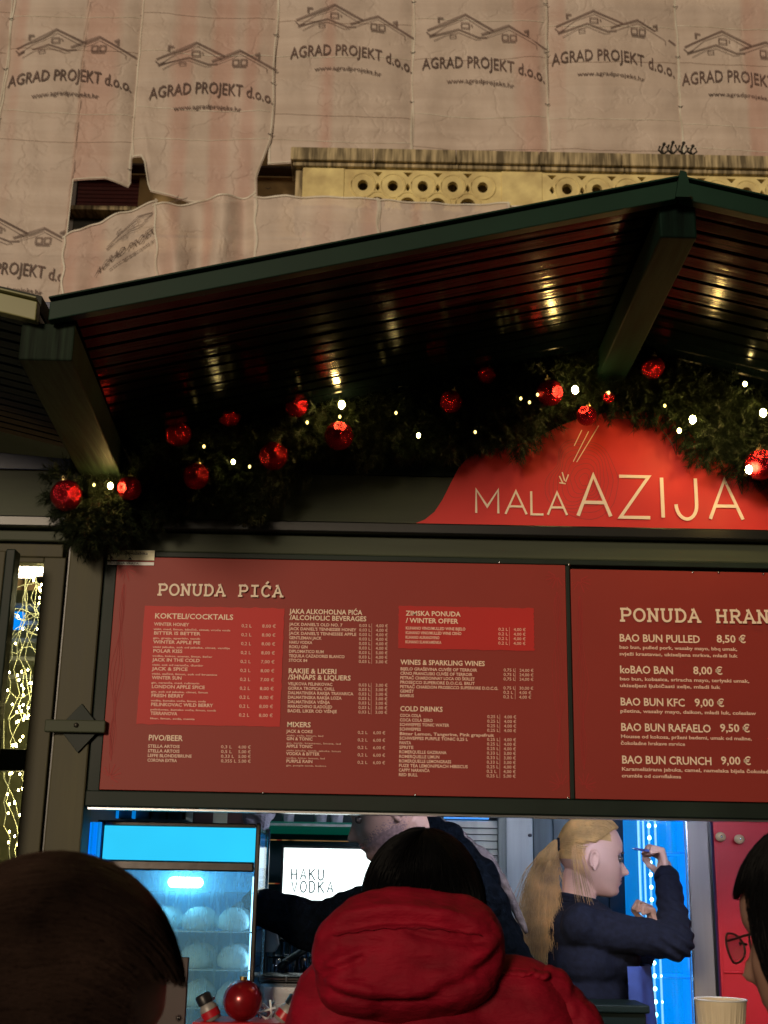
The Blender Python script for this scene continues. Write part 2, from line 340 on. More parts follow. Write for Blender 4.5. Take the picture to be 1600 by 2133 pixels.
# typewriter slab letters on a 1 x 1 cell
def slab(ch):
    s = .17; sf = lambda x, z, w=.32: [(x-w/2, z), (x+w/2, z)]
    D = {'P': [[(.22, 0), (.22, 1)], sf(.22, .04, .42), [(.05, .96), (.6, .96)]+arc(.6, .71, .28, .25, 90, -90)+[(.22, .46)]],
         'O': ['c', arc(.5, .5, .42, .46, 0, 342, 19)],
         'N': [[(.2, 0), (.2, .92)], [(.2, .92), (.8, .05)], [(.8, 1), (.8, .0)], sf(.17, .04, .36), [(.0, .96), (.3, .96)], sf(.8, .96, .38)],
         'U': [[(.18, .96)]+[(.18, .4)]+arc(.5, .36, .32, .32, 180, 360)+[(.82, .96)], sf(.18, .96, .38), sf(.82, .96, .38)],
         'D': [[(.22, 0), (.22, 1)], [(.04, .96), (.45, .96)]+arc(.45, .5, .44, .46, 90, -90, 16)+[(.04, .04)]],
         'A': [[(.12, .04), (.5, .96), (.88, .04)], [(.28, .36), (.72, .36)], sf(.12, .04, .36), sf(.88, .04, .36), [(.28, .96), (.54, .96)]],
         'I': [[(.5, 0), (.5, 1)], sf(.5, .04, .72), sf(.5, .96, .72)],
         'H': [[(.2, 0), (.2, 1)], [(.8, 0), (.8, 1)], [(.2, .52), (.8, .52)], sf(.2, .04, .36), sf(.8, .04, .36), sf(.2, .96, .36), sf(.8, .96, .36)],
         'R': [[(.22, 0), (.22, 1)], sf(.22, .04, .42), [(.05, .96), (.58, .96)]+arc(.58, .73, .24, .23, 90, -90)+[(.22, .5)], [(.5, .5), (.84, .04), (1.0, .04)]],
         'C': [arc(.5, .5, .4, .46, 40, 320, 18), [(.84, .96), (.84, .68)]],
         'J': [[(.35, .96), (.95, .96)], [(.7, .96), (.7, .3)]+arc(.42, .3, .28, .27, 0, -150)],
         'E': [[(.22, 0), (.22, 1)], [(.05, .96), (.85, .96), (.85, .72)], [(.05, .04), (.88, .04), (.88, .3)], [(.22, .52), (.6, .52)]]}
    if ch == 'Ć': return D['C']+[[(.45, 1.12), (.68, 1.34)]]
    return D.get(ch, [])
def slab_text(name, s, x, z, y, w, h, pitch, stroke, m, parent):
    mb = MB(); k = 0
    for i, ch in enumerate(s):
        st = slab(ch); closed = False
        if st and st[0] == 'c': closed = True; st = st[1:]
        for pl in st:
            ribbon(mb, [(x+i*pitch+a*w, z+b*h) for a, b in pl], stroke, y-.0002*k, .001, closed); k += 1
    return obj(name, mb, m, parent)

# ------------------------------------------------------------------ the setting
g = obj('ground', MB().box(-60, 60, -30, 80, -.3, 0), 'paving'); g['kind'] = 'structure'
# ================================================================== facade far behind (Y = 22)
YF = 22.0
fb = thing('old_building', 'ochre stone building under renovation hidden behind scaffold sheets', 'building')
gx0, gz0 = at(135, 470, YF+1.0)[0], at(135, 470, YF+1.0)[2]; gx1, gz1 = at(292, 365, YF+1.0)[0], at(292, 365, YF+1.0)[2]
wy = YF+1.0
box('wall', -22, gx0, wy, wy+.5, 0, 30, 'plaster', fb, 0); box('wall', gx1, 26, wy, wy+.5, 0, 30, 'plaster', fb, 0)
box('wall', gx0, gx1, wy+.001, wy+.499, 0, gz0-.3, 'plaster', fb, 0); box('wall', gx0, gx1, wy+.001, wy+.499, gz1, 30, 'plaster', fb, 0)
wf = box('window_frame', gx0, gx0+.14, wy+.1, wy+.22, gz0-.3, gz1, 'gpost', fb, .01)
for k in range(9):
    zz = gz1-(k+1)*(gz1-gz0-.35)/9; box('shutter_slat', gx0+.15, gx1, wy+.15, wy+.18, zz+.006, zz+(gz1-gz0-.35)/9-.006, 'shutter', fb, .004)
zs = gz0+.32
box('window_sill', gx0-.05, gx1+.05, wy-.25, wy+.14, zs-.09, zs, 'coping', fb, .01)
box('sill_panel', gx0+.141, gx1, wy+.1, wy+.14, gz0-.3, zs-.091, 'iron', fb, .01)
sc = thing('scaffold', 'red and grey tube scaffold showing faintly through the sheets', 'scaffold')
for i, X in enumerate([at(q, 300, wy-.45)[0] for q in (-160, 60, 250-140, 460, 640, 830, 1010, 1230, 1420, 1600, 1800)]):
    obj('standard_tube', MB().tube([(X, wy-.45, 0), (X, wy-.45, 24)], .045, 8), 'scaf', sc, True)
    if i % 2 == 1 and i > 2: obj('ladder_frame', MB().tube([(X+.28, wy-.35, 0), (X+.28, wy-.35, 24)], .06, 6), 'scaf', sc, True)
for k in range(12):
    z = 2+k*1.95
    obj('ledger_tube', MB().tube([(-10, wy-.5, z), (12, wy-.5, z)], .03, 6), 'scafg', sc, True)
    box('platform_board', -10, 12, wy-.4, wy-.08, z-.35, z-.31, 'brown', sc, .0)

def bulge(X, Z, seed=0):
    return .10*noise.noise(Vector((X*.55+seed, Z*.35, 3)))+.035*noise.noise(Vector((X*2.1, Z*1.3, seed+9)))+.012*math.sin(Z*9+X)
def emblem(parent, ox, oz, s, Y, warp, full=True, skew=(0, 0)):
    """house emblem over the firm's name; ox, oz = left end of the name, s = metres per drawing pixel"""
    def w(x, y, z):
        a = x-ox; b = z-oz; return warp(ox+a+skew[0]*b, y, oz+b+skew[1]*a)
    def P(l): return [(ox+a*s, oz+b*s) for a, b in l]
    mb = MB(); k = 0
    lines = [([(10, 100), (90, 148), (150, 118)], 5), ([(20, 88), (50, 118), (92, 140), (144, 110)], 1.6), ([(8, 96), (16, 88), (28, 94)], 3),
             ([(14, 84), (76, 112), (118, 96), (136, 98)], 4), ([(24, 76), (50, 94), (76, 104), (112, 90), (124, 92)], 1.6),
             ([(124, 104), (182, 132), (262, 86)], 5), ([(134, 98), (182, 124), (240, 90), (240, 80)], 1.6),
             ([(34, 122), (34, 134), (44, 134)], 5), ([(214, 120), (222, 124), (222, 112)], 5),
             ([(168, 110), (168, 96), (180, 96), (180, 110), (168, 110)], 3), ([(185, 110), (185, 96), (197, 96), (197, 110), (185, 110)], 3),
             ([(168, 92), (196, 92)], 4), ([(82, 128), (82, 116), (98, 116), (98, 128), (82, 128)], 3), ([(58, 96), (58, 88), (70, 90), (70, 97), (58, 96)], 2),
             ([(104, 126), (104, 120)], 3)]
    for pl, wd in lines: ribbon(mb, P(pl), wd*s, Y-.012-.001*k, .001, False, w); k += 1
    obj('house_emblem', mb, 'print', parent)
    def aw(x, y, z):
        a = (x-ox)/s; zz = z-.0011*s*(a-125)**2+17*s*(1-abs(a-125)/125)*.15
        return w(x, y, zz)
    text('AGRAD PROJEKT d.o.o.', ox, oz+22*s, Y-.02, 40*s, 'print', parent, 'firm_name', width=256*s, warp=aw, thick=.002, bold=.25*s)
    text('www.agradprojekt.hr', ox+52*s, oz-14*s, Y-.02, 14*s, 'print', parent, 'web_address', width=140*s, warp=aw, thick=.002, bold=.12*s)
seams = [-7.62, -5.02, -2.35, .38, 3.02, 5.62, 8.25, 10.9]
SW = 2.62
def zpx(y, X=0): return at(800, y, YF)[2]
def sheet(name, label, x0, x1, botf, topz, Y, seed, logo=None, edgeL=None, edgeR=None, hem=(1, 1), logo2=None, nx=40, nz=60, fold=None):
    t = thing(name, label, 'tarpaulin', group=None)
    def yy(X, Z):
        e = min(X-x0, x1-X)/.35
        b = Y+bulge(X, Z, seed)+(0 if e > 1 else .05*(1-max(e, 0))**2)
        return b+(fold(X, Z) if fold else 0)
    mb = MB(); vs = []
    for i in range(nx+1):
        for j in range(nz+1):
            u = i/nx
            zb = botf(x0+(x1-x0)*u); Z = zb+(topz-zb)*j/nz
            l = x0+(edgeL(Z) if edgeL else .02*math.sin(Z*3+seed)); r = x1+.05+(edgeR(Z) if edgeR else .015*math.sin(Z*2.7+seed*2))
            X = l+(r-l)*u; vs.append((X, yy(X, Z), Z))
    fs = [(i*(nz+1)+j, (i+1)*(nz+1)+j, (i+1)*(nz+1)+j+1, i*(nz+1)+j+1) for i in range(nx) for j in range(nz)]
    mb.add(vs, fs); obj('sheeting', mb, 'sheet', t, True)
    for side in (0, 1):
        if not hem[side]: continue
        col = [vs[(nx if side else 0)*(nz+1)+j] for j in range(nz+1)]
        pts = [(p[0]+(-.03 if side else .03)+.012*noise.noise(Vector((p[2]*2.5, side, seed))), p[2]) for p in col]
        hb = MB(); ribbon(hb, pts, .022+.012*(seed % 2), 0, .004, False, lambda x, y, z: (x, yy(x, z)-.014+y, z)); obj('hem', hb, 'hem', t)
    # bottom hem
    pts = [(vs[i*(nz+1)][0], vs[i*(nz+1)][2]+.03) for i in range(nx+1)]
    hb = MB(); ribbon(hb, pts, .025, 0, .004, False, lambda x, y, z: (x, yy(x, z)-.016+y, z)); obj('bottom_hem', hb, 'hem', t)
    w = lambda x, y, z: (x, yy(x, z)+(y-Y)-.01, z)
    for lg in (logo, logo2):
        if lg: emblem(t, lg[0], lg[1], lg[2], Y, w, skew=lg[3] if len(lg) > 3 else (0, 0))
    random.seed(seed*13)
    for zf in (zpx(42), zpx(118), zpx(238), zpx(298)):       # fold shading drawn on as thin dark and pale strips
        z_ = zf+random.uniform(-.08, .08); dr = random.uniform(-.06, .06); fb_ = MB()
        xa_ = x0+.05; n_ = 24; pts = [(xa_+(x1-x0-.06)*i/n_, z_+dr*i/n_-.05*math.sin(PI*i/n_)+.012*noise.noise(Vector((i*.6, seed, zf)))) for i in range(n_+1)]
        pts = [p for p in pts if p[1] > botf(p[0])+.1]
        if len(pts) > 3: ribbon(fb_, pts, .014, 0, .003, False, lambda x, y, z: (x, yy(x, z)-.006+y, z)); obj('fold_line', fb_, 'foldl' if random.random() < .6 else 'hem', t)
    for k in range(7):                                       # cable ties at the seam
        z_ = botf(x1)+.3+k*1.15
        if z_ < topz: obj('cable_tie', MB().tube([(x1-.03, yy(x1-.03, z_)-.03, z_), (x1+.02, yy(x1, z_)-.05, z_-.03), (x1+.07, yy(x1, z_)-.03, z_+.01)], .007, 5), 'dark', t)
    return t
def P2(px, py, Y=YF): p = at(px, py, Y); return p[0], p[2]
PXM = lambda py: 1/106.0
def interp(tab):
    def f(x):
        if x <= tab[0][0]: return tab[0][1]
        for (a, b), (c, d) in zip(tab, tab[1:]):
            if x <= c: return b+(d-b)*(x-a)/(c-a)
        return tab[-1][1]
    return f
def tabpx(l): return interp([P2(a, b) for a, b in l])
TOP = 19.9
s0 = .0094
lx = lambda a, b: P2(a, b)
low0 = tabpx([(-120, 700), (0, 690), (118, 660), (128, 385), (150, 376), (215, 372), (262, 388), (290, 318), (299, 312)])
sheet('scaffold_sheet', 'beige sheet edge at the extreme left margin of the facade', -10.3, seams[0]-.02, lambda x: 11.0, TOP, YF+.03, 12)
sheet('scaffold_sheet', 'long beige sheet at far left with torn edge over the dark red shutter', seams[0], seams[1], low0, TOP, YF, 1,
      (*lx(15, 188), s0), logo2=(lx(-112, 598)[0], lx(0, 598)[1], s0), nx=70, nz=110)
low1 = tabpx([(297, 330), (303, 400), (400, 425), (480, 425), (566, 420), (583, 340)])
sheet('scaffold_sheet', 'beige printed sheet hanging left of the stone balustrade', seams[1], seams[2], low1, TOP, YF-.03, 2, (*lx(311, 218), s0),
      edgeR=lambda Z: -.25*max(0, min(1, (zpx(300)-Z)/.8))-.02*math.sin(Z*3), edgeL=lambda Z: .1*max(0, min(1, (zpx(300)-Z)/.9)))
lab = ['beige printed sheet above the left end of the balustrade', 'beige printed sheet above the first pierced balustrade panel',
       'beige printed sheet above the solid pier of the balustrade', 'beige printed sheet at far right above the hut ridge']
lpos = [(604, 128), (879, 150), (1150, 138), (1422, 180)]
for k in range(4):
    sheet('scaffold_sheet', lab[k], seams[2+k], seams[3+k], lambda x: zpx(345), TOP, YF+(.02 if k % 2 else 0), 3+k, (*lx(*lpos[k]), s0, (0, -.10 if k else -.09)))
sheet('scaffold_sheet', 'beige blank sheet edge outside the printed row at right', seams[6], seams[7], lambda x: zpx(345), TOP, YF, 11)
# lower row under the gap and the balustrade
topL = tabpx([(125, 488), (170, 478), (250, 440), (325, 418), (335, 420)])
def sheet_low(label, pts, seed, Y, nfold, amp, logo=None, skew=(0, 0), nx=50, nz=30):
    (a, b, c, d) = [P2(*p, Y) for p in pts]    # TL, TR, BR, BL
    t = thing('scaffold_sheet', label, 'tarpaulin')
    def f(u, v):
        x = (a[0]*(1-u)+b[0]*u)*(1-v)+(d[0]*(1-u)+c[0]*u)*v; z = (a[1]*(1-u)+b[1]*u)*(1-v)+(d[1]*(1-u)+c[1]*u)*v
        z += .05*noise.noise(Vector((u*6+seed, 0, 0)))*(1-v)
        return x, z
    def yy(x, z): return Y+bulge(x, z, seed)+amp*math.sin(nfold*(x-a[0])+1.1*z+2*noise.noise(Vector((x*.8, z*.5, seed))))*.5
    vs = []
    for i in range(nx+1):
        for j in range(nz+1):
            x, z = f(i/nx, j/nz); vs.append((x, yy(x, z), z))
    fs = [(i*(nz+1)+j, i*(nz+1)+j+1, (i+1)*(nz+1)+j+1, (i+1)*(nz+1)+j) for i in range(nx) for j in range(nz)]
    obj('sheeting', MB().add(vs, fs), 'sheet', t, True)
    for u in (0, 1):
        hb = MB(); ribbon(hb, [(f(u, j/nz)[0]+(.04 if u == 0 else -.04)+.02*math.sin(j), f(u, j/nz)[1]) for j in range(nz+1)], .035, 0, .004, False, lambda x, y, z: (x, yy(x, z)-.02+y, z)); obj('hem', hb, 'hem', t)
    hb = MB(); ribbon(hb, [(f(i/nx, 0)[0], f(i/nx, 0)[1]-.03) for i in range(nx+1)], .03, 0, .004, False, lambda x, y, z: (x, yy(x, z)-.02+y, z)); obj('top_hem', hb, 'hem', t)
    if logo: emblem(t, *logo, Y, lambda x, y, z: (x, yy(x, z)+(y-Y)-.02, z), skew=skew)
    return t
sheet_low('crumpled beige sheet with slanting house print under the torn gap', [(128, 488), (330, 418), (335, 760), (120, 760)], 21, YF-.12, 9, .05, (*lx(198, 585), s0*.62), (.25, .75))
sheet_low('heavily pleated beige sheet between the crumpled and smooth lower ones', [(318, 425), (535, 404), (540, 760), (325, 760)], 22, YF-.3, 7, .20)
sheet_low('smooth beige lower sheet left of the balustrade', [(528, 406), (790, 414), (800, 760), (530, 760)], 23, YF-.74, 3, .03)
sheet_low('beige lower sheet hanging under the pierced stone panel', [(785, 416), (1062, 424), (1070, 760), (790, 760)], 24, YF-.76, 3, .03)
sheet_low('beige lower sheet mostly hidden behind the green roof', [(1055, 424), (1700, 434), (1700, 760), (1060, 760)], 25, YF-.78, 3, .03)
# balustrade
bal = thing('stone_balustrade', 'yellow pierced stone balustrade with weathered grey coping', 'balustrade')
YB = YF-.55
def BX(px, py): p = at(px, py, YB); return p[0]
zc1 = at(1000, 320, YB)[2]; zc0 = at(1000, 349, YB)[2]; zb = at(1000, 435, YB)[2]
xl = BX(606, 320)
for k in range(7):
    xa = xl+k*1.55; box('coping_stone', xa+.006, xa+1.544, YB-.12, YB+.7, zc0+.03, zc1, 'coping', bal, .02)
for k in range(7):
    xa = xl+.05+k*1.55; box('coping_moulding', xa+.004, xa+1.546, YB-.04, YB+.6, zc0-.05, zc0+.028, 'coping', bal, .015)
xw = BX(630, 380)
box('side_return', xl+.1, xw-.004, YB+.10, YB+.6, zb-.3, zc0-.051, 'coping', bal, .01)
def pier(a, b): box('pier', a, b, YB+.02, YB+.45, zb-.3, zc0-.051, 'ystone', bal, .012)
def pierced(a, b, name='pierced_panel'):
    """stone panel cut through with round and triangular openings"""
    cu = bpy.data.curves.new('p', 'CURVE'); cu.dimensions = '2D'; cu.fill_mode = 'BOTH'; cu.extrude = .05; cu.bevel_depth = .008; cu.resolution_u = 4
    def poly(pts):
        s = cu.splines.new('POLY'); s.points.add(len(pts)-1)
        for q, (x, y) in zip(s.points, pts): q.co = (x, y, 0, 1)
        s.use_cyclic_u = True
    z1 = zc0-.052; z0 = zb-.3; poly([(a+.005, z0), (b-.005, z0), (b-.005, z1), (a+.005, z1)])
    st = .56; n = int((b-a-.02)/st); off = (b-a-n*st)/2
    zr1 = z1-.34
    for i in range(n):
        cx = a+off+(i+.5)*st; poly([(cx+x, zr1+y) for x, y in arc(0, 0, .105, .12, 0, 345, 15)])
        poly([(cx-.05, z1-.05+.0), (cx+.05, z1-.05), (cx, z1-.14)]) if False else None
    for i in range(n+1):
        cx = a+off+i*st
        if cx-.14 > a and cx+.14 < b:
            poly([(cx+x, zr1-.38+y) for x, y in arc(0, 0, .15, .15, 0, 345, 15)])
            poly([(cx-.10, z1-.05), (cx, z1-.16), (cx+.10, z1-.05)])
            poly([(cx-.06, zr1-.03), (cx, zr1-.13), (cx+.06, zr1-.03), (cx, zr1+.07)])
    o = bpy.data.objects.new('p', cu); C.objects.link(o); bpy.context.view_layer.update()
    me = bpy.data.meshes.new_from_object(o.evaluated_get(bpy.context.evaluated_depsgraph_get()))
    bpy.data.objects.remove(o); bpy.data.curves.remove(cu)
    vs = [(v.co.x, YB+.10-v.co.z, v.co.y) for v in me.vertices]; fs = [tuple(p.vertices) for p in me.polygons]
    obj(name, MB().add(vs, fs), 'ystone', bal)
    box('panel_back', a+.002, b-.002, YB+.36, YB+.40, z0+.001, z1-.001, 'coping', bal, 0)
xs = [xw, BX(717, 380), BX(1045, 380), BX(1130, 380), BX(1600, 390)+1.2]
pier(xs[0], xs[1]); pierced(xs[1]+.002, xs[2]-.002); pier(xs[2], xs[3]); pierced(xs[3]+.002, xs[4])
# raised rims round the round holes
rim = MB()
for (a, b) in ((xs[1], xs[2]), (xs[3], xs[4])):
    st = .56; n = int((b-a-.02)/st); off = (b-a-n*st)/2
    for i in range(n):
        cx = a+off+(i+.5)*st; pts = [(cx+x, YB+.045, zc0-.052-.34+z) for x, z in arc(0, 0, .23, .25, 0, 360, 24)]; rim.tube(pts, .022, 6, False)
        if i: rim.tube([(cx-.28+x, YB+.045, zc0-.052-.72+z) for x, z in arc(0, 0, .24, .25, 0, 360, 24)], .022, 6, False)
obj('carved_ring', rim, 'ystone', bal, True)['kind'] = 'stuff'
orn = thing('bird_spike_cluster', 'small dark spiky cluster on top of the stone coping', 'bird spikes')
p0 = at(1412, 318, YB-.06)
for k, (dx, h) in enumerate(((-.27, .24), (-.1, .28), (.1, .27), (.27, .21))):
    mb = MB(); q = Vector((p0[0]+dx, p0[1], zc1))
    mb.tube([q, q+Vector((-.03, 0, h*.5)), q+Vector((.02, 0, h))], .022, 6)
    for s in (-1, 1): mb.tube([q+Vector((0, 0, .02)), q+Vector((s*.09, 0, h*.45)), q+Vector((s*.06, 0, h*.8))], .02, 6)
    mb.ell(q+Vector((.02, 0, h)), .035, 8, 6); obj('spike', mb, 'iron', orn, True)

# ================================================================== the hut
YW = 3.2; YR = 2.3                      # front wall, roof edge
XA, ZA = .578, 2.957; XV = -.668; SL = .236
zr = lambda X: ZA-SL*abs(X-XA)
hut = thing('market_hut', 'dark green wooden market hut with gabled roof and red menu boards', 'market hut')
hut2 = thing('market_hut', 'neighbouring dark green hut at far left with fairy lights behind glass', 'market hut')
YBK = 5.25
# soffit boards run down the slope, one behind the other
NB = 17; bw = (YW-YR-.03)/NB
def sof_board(xa, xb, za, zb_, y0, y1, m, parent):
    vs = []
    c = .005
    mb = MB(); P = []
    prof = [(y0+.001, .004), (y0+.006, 0), (y1-.006, 0), (y1-.001, .004), (y1-.001, .014), (y0+.001, .014)]
    for (X, Z) in ((xa, za), (xb, zb_)):
        for (y, dz) in prof: vs.append((X, y, Z+dz))
    n = 6; fs = [(i, (i+1) % n, n+(i+1) % n, n+i) for i in range(n)]+[tuple(range(n-1, -1, -1)), tuple(range(n, 2*n))]
    return obj('soffit_board', mb.add(vs, fs), m, parent)
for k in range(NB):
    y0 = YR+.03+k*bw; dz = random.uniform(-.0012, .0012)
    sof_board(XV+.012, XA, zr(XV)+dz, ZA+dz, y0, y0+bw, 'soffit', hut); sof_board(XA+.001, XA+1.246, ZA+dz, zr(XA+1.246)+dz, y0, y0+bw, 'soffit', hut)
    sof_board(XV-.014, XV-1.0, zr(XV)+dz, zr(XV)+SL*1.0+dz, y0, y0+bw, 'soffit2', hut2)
def slab_sl(name, xa, xb, za, zb_, y0, y1, lo, hi, m, parent, bev=.002):
    mb = MB().hexa([(xa,y0,za+lo),(xb,y0,zb_+lo),(xb,y1,zb_+lo),(xa,y1,za+lo),(xa,y0,za+hi),(xb,y0,zb_+hi),(xb,y1,zb_+hi),(xa,y1,za+hi)])
    return obj(name, mb, m, parent, bevel=bev)
def roof_side(xa, xb, za, zb_, par, n=1, fm='fascia'):
    slab_sl('roof_panel', xa, xb, za, zb_, YR+.026, YBK+.3, .016, .05, 'tar', par, 0)
    slab_sl('fascia_trim', xa, xb, za, zb_, YR, YR+.024, -.014, .026, fm, par, .002)
    slab_sl('drip_edge', xa, xb, za, zb_, YR-.012, YR+.03, .027, .031, fm, par, .001)
roof_side(XV+.012, XA-.002, zr(XV+.012), ZA, hut); roof_side(XA+.002, XA+1.246, ZA, zr(XA+1.246), hut)
roof_side(XV-1.0, XV-.012, zr(XV)+SL*1.0, zr(XV)+.002, hut2, fm='fascia_lit')
obj('fascia_joint_cap', MB().hexa([(XA-.012,YR-.016,ZA-.02),(XA+.022,YR-.016,ZA-.02),(XA+.022,YR-.004,ZA-.02),(XA-.012,YR-.004,ZA-.02),(XA+.0,YR-.016,ZA+.04),(XA+.012,YR-.016,ZA+.036),(XA+.012,YR-.004,ZA+.036),(XA+.0,YR-.004,ZA+.04)]), 'fascia', hut)
# purlins and knee braces
def purlin(X, X2, w, zt, par, h, m):
    mb = MB().hexa([(X-w/2, YR+.031, zt-h), (X+w/2, YR+.031, zt-h), (X2+w/2, YW-.001, zt-h), (X2-w/2, YW-.001, zt-h),
                    (X-w/2, YR+.031, zt-.002), (X+w/2, YR+.031, zt-.002), (X2+w/2, YW-.001, zt-.002), (X2-w/2, YW-.001, zt-.002)])
    return obj('purlin', mb, m, par, bevel=.004)
purlin(XV+.005, XV-.045, .105, zr(XV)-.001, hut, .080, 'brace'); purlin(XA+.002, XA-.005, .074, ZA-.014, hut, .070, 'beam')
# front wall: gable boards
def poly_part(name, pts, y0, y1, m, par, bev=.002): return obj(name, MB().prism(pts, y0, y1), m, par, bevel=bev)
XL = XV-.06; XR = XA+1.246
zl0 = 2.508                              # top of ledge
zj = at(600, 985, YW)[2]
poly_part('gable_board', [(XL, zl0), (XR, zl0), (XR, zj-.003), (XL, zj-.003)], YW, YW+.03, 'olive', hut)
zk = zj; hs = .125; i = 0
while zk < ZA:
    z1 = min(zk+hs, ZA)
    def xat(z): return XA-(ZA-z)/SL
    xa = max(XL, xat(zk)); xb = min(XR, 2*XA-xat(zk)); xa1 = max(XL, xat(z1)); xb1 = min(XR, 2*XA-xat(z1))
    if z1-.003 > zk+.003: poly_part('gable_board', [(xa, zk), (xb, zk), (xb1-.01, z1-.003), (xa1+.01, z1-.003)], YW+.003, YW+.03, 'dkgreen', hut)
    zk = z1
box('drip_ledge', -1.9, XR, YW-.035, YW+.03, 2.478, 2.507, 'black', hut, .004)
box('header_beam', -.705, XR, YW-.006, YW+.05, 2.425, 2.477, 'olive', hut, .004)
box('header_strip', -.70, XR, YW-.012, YW+.045, 2.410, 2.4245, 'dkgreen', hut, .002)
box('corner_post', -.795, -.707, YW-.010, YW+.08, .1, 2.4765, 'post', hut, .004)
box('frame_stile', -.7055, -.674, YW-.004, YW+.05, 1.79, 2.4095, 'dkgreen', hut, .003)
box('frame_stile', .4625, .4735, YW-.010, YW+.05, 1.8285, 2.4095, 'dkgreen', hut, .002)
box('lower_rail', -.7055, XR, YW-.012, YW+.05, 1.79, 1.828, 'dkgreen', hut, .003)
box('window_edge_strip', -.700, XR, YW+.0, YW+.04, 1.784, 1.7895, 'steel', hut, 0)
box('menu_backing', -.6735, XR, YW+.012, YW+.05, 1.8285, 2.4095, 'black', hut, 0)
for (px, py) in ((548, 1652), (865, 1656), (1183, 1662), (1185, 1176), (1443, 1192), (1497, 1193), (1590, 1196), (1040, 1172)):
    p = at(px, py, YW-.014); obj('screw', MB().ell(p, (.0035, .003, .0035), 8, 5), 'steel', hut, True)
box('lower_front', -.7055, XR, YW-.012, YW+.03, .1, 1.16, 'olive', hut, .004)
ct = box('counter', -.70, XR, YW-.16, YW+.30, 1.165, 1.20, 'dkgreen', hut, .006)
# inside shell
for k in range(7):
    z0 = .15+k*.36; box('side_wall_board', -.79, -.765, YW+.081, YBK, z0, z0+.355, 'tealwall', hut, .003)
    box('side_wall_board', XR-.02, XR, YW+.051, YBK, z0, z0+.355, 'tealwall', hut, .003)
for k in range(16):
    z0 = .15+k*.165; box('back_wall_board', -.763, XR-.021, YBK, YBK+.025, z0, z0+.161, 'tealwall', hut, .003)
box('floor', -.763, XR-.021, YW+.031, YBK-.001, .08, .15, 'brown', hut, 0)
box('ceiling', -.763, XR-.021, YW+.051, YBK-.001, 2.49, 2.51, 'doorblk', hut, 0)
# latch on the corner post
lt = thing('latch_bar', 'dark iron latch bar with diamond plate on corner post', 'latch')
c = at(167, 1517, YW-.012); r = .052
obj('diamond_plate', MB().prism([(c.x-r, c.z), (c.x, c.z-r*1.15), (c.x+r, c.z), (c.x, c.z+r*1.15)], YW-.017, YW-.011), 'dkgreen', lt, bevel=.001)
a = at(95, 1495, YW-.03); b = at(219, 1527, YW-.03)
box('bar', a.x, b.x, YW-.034, YW-.018, b.z, a.z-.004, 'olive', lt, .003)
obj('bolt', MB().ell((c.x-.005, YW-.036, (a.z+b.z)/2), (.006, .004, .006), 10, 6), 'iron', lt, True)

# ---- neighbouring hut front (left)
box('header_beam', -1.9, -.80, YW-.006, YW+.05, 2.447, 2.477, 'olive', hut2, .004)
box('door_head', -1.9, -.816, YW+.004, YW+.05, 2.408, 2.443, 'door', hut2, .003)
poly_part('gable_board', [(-1.9, 2.508), (XL-.005, 2.508), (XL-.005, 2.638), (-1.9, 2.638)], YW+.001, YW+.03, 'olive', hut2)
bluepaint = mat('blue_black_gloss_paint', (.010, .022, .075), .3, var=.3, scale=3, bump=.1)
for k in range(4):
    z0 = 2.641+k*.12; poly_part('gable_board', [(-1.9, z0), (XL-.005, z0), (XL-.005, min(z0+.117, 2.665+k*.2)), (-1.9, z0+.117)], YW+.001, YW+.03, bluepaint, hut2)
sx0 = at(103, 1400, YW)[0]; sx1 = at(145, 1400, YW)[0]
box('door_stile', -.862, -.806, YW+.0, YW+.05, .1, 2.407, 'door', hut2, .003)
box('door_jamb', -.803, -.7955, YW+.012, YW+.05, .1, 2.44, 'black', hut2, 0)
gzt = at(80, 1172, YW)[2]; gzm1 = at(60, 1560, YW)[2]; gzm0 = at(50, 1605, YW)[2]
box('door_top_rail', -1.9, -.8625, YW+.004, YW+.048, gzt, 2.4075, 'door', hut2, .003)
box('door_mid_rail', -1.9, -.8625, YW+.004, YW+.048, gzm0, gzm1, 'dkgreen', hut2, .003)
box('pane', -1.9, -.863, YW+.024, YW+.028, gzm1+.001, gzt-.001, 'glass', hut2, 0)
box('pane', -1.9, -.863, YW+.024, YW+.028, 1.3, gzm0-.001, 'glass', hut2, 0)
a = at(18, 1150, YW-.12); b = at(22, 1700, YW-.12)
obj('open_door_leaf', MB().box(-1.9, a.x-.002, YW-.135, YW-.10, .1, a.z), 'door', hut2, bevel=.003)
obj('door_leaf_edge', MB().box(a.x-.0015, a.x+.022, YW-.137, YW-.09, .1, a.z+.004), 'dkgreen', hut2, bevel=.003)
box('inner_back_wall', -1.9, -.80, 4.0, 4.03, .1, 2.5, mat('pale_olive_wall', (.52, .54, .38), .8, var=.3, scale=4), hut2, 0)
for k in range(5):
    z = 2.42-k*.055; box('shelf_slat', -1.4, -.82, 3.88, 3.95, z, z+.014, 'pale', hut2, .002)
box('blue_bottle_box', at(45,1300,3.9)[0]-.02, at(58,1300,3.9)[0], 3.84, 3.87, at(45,1310,3.85)[2], at(45,1275,3.85)[2], M['ledbar'], hut2, .002)
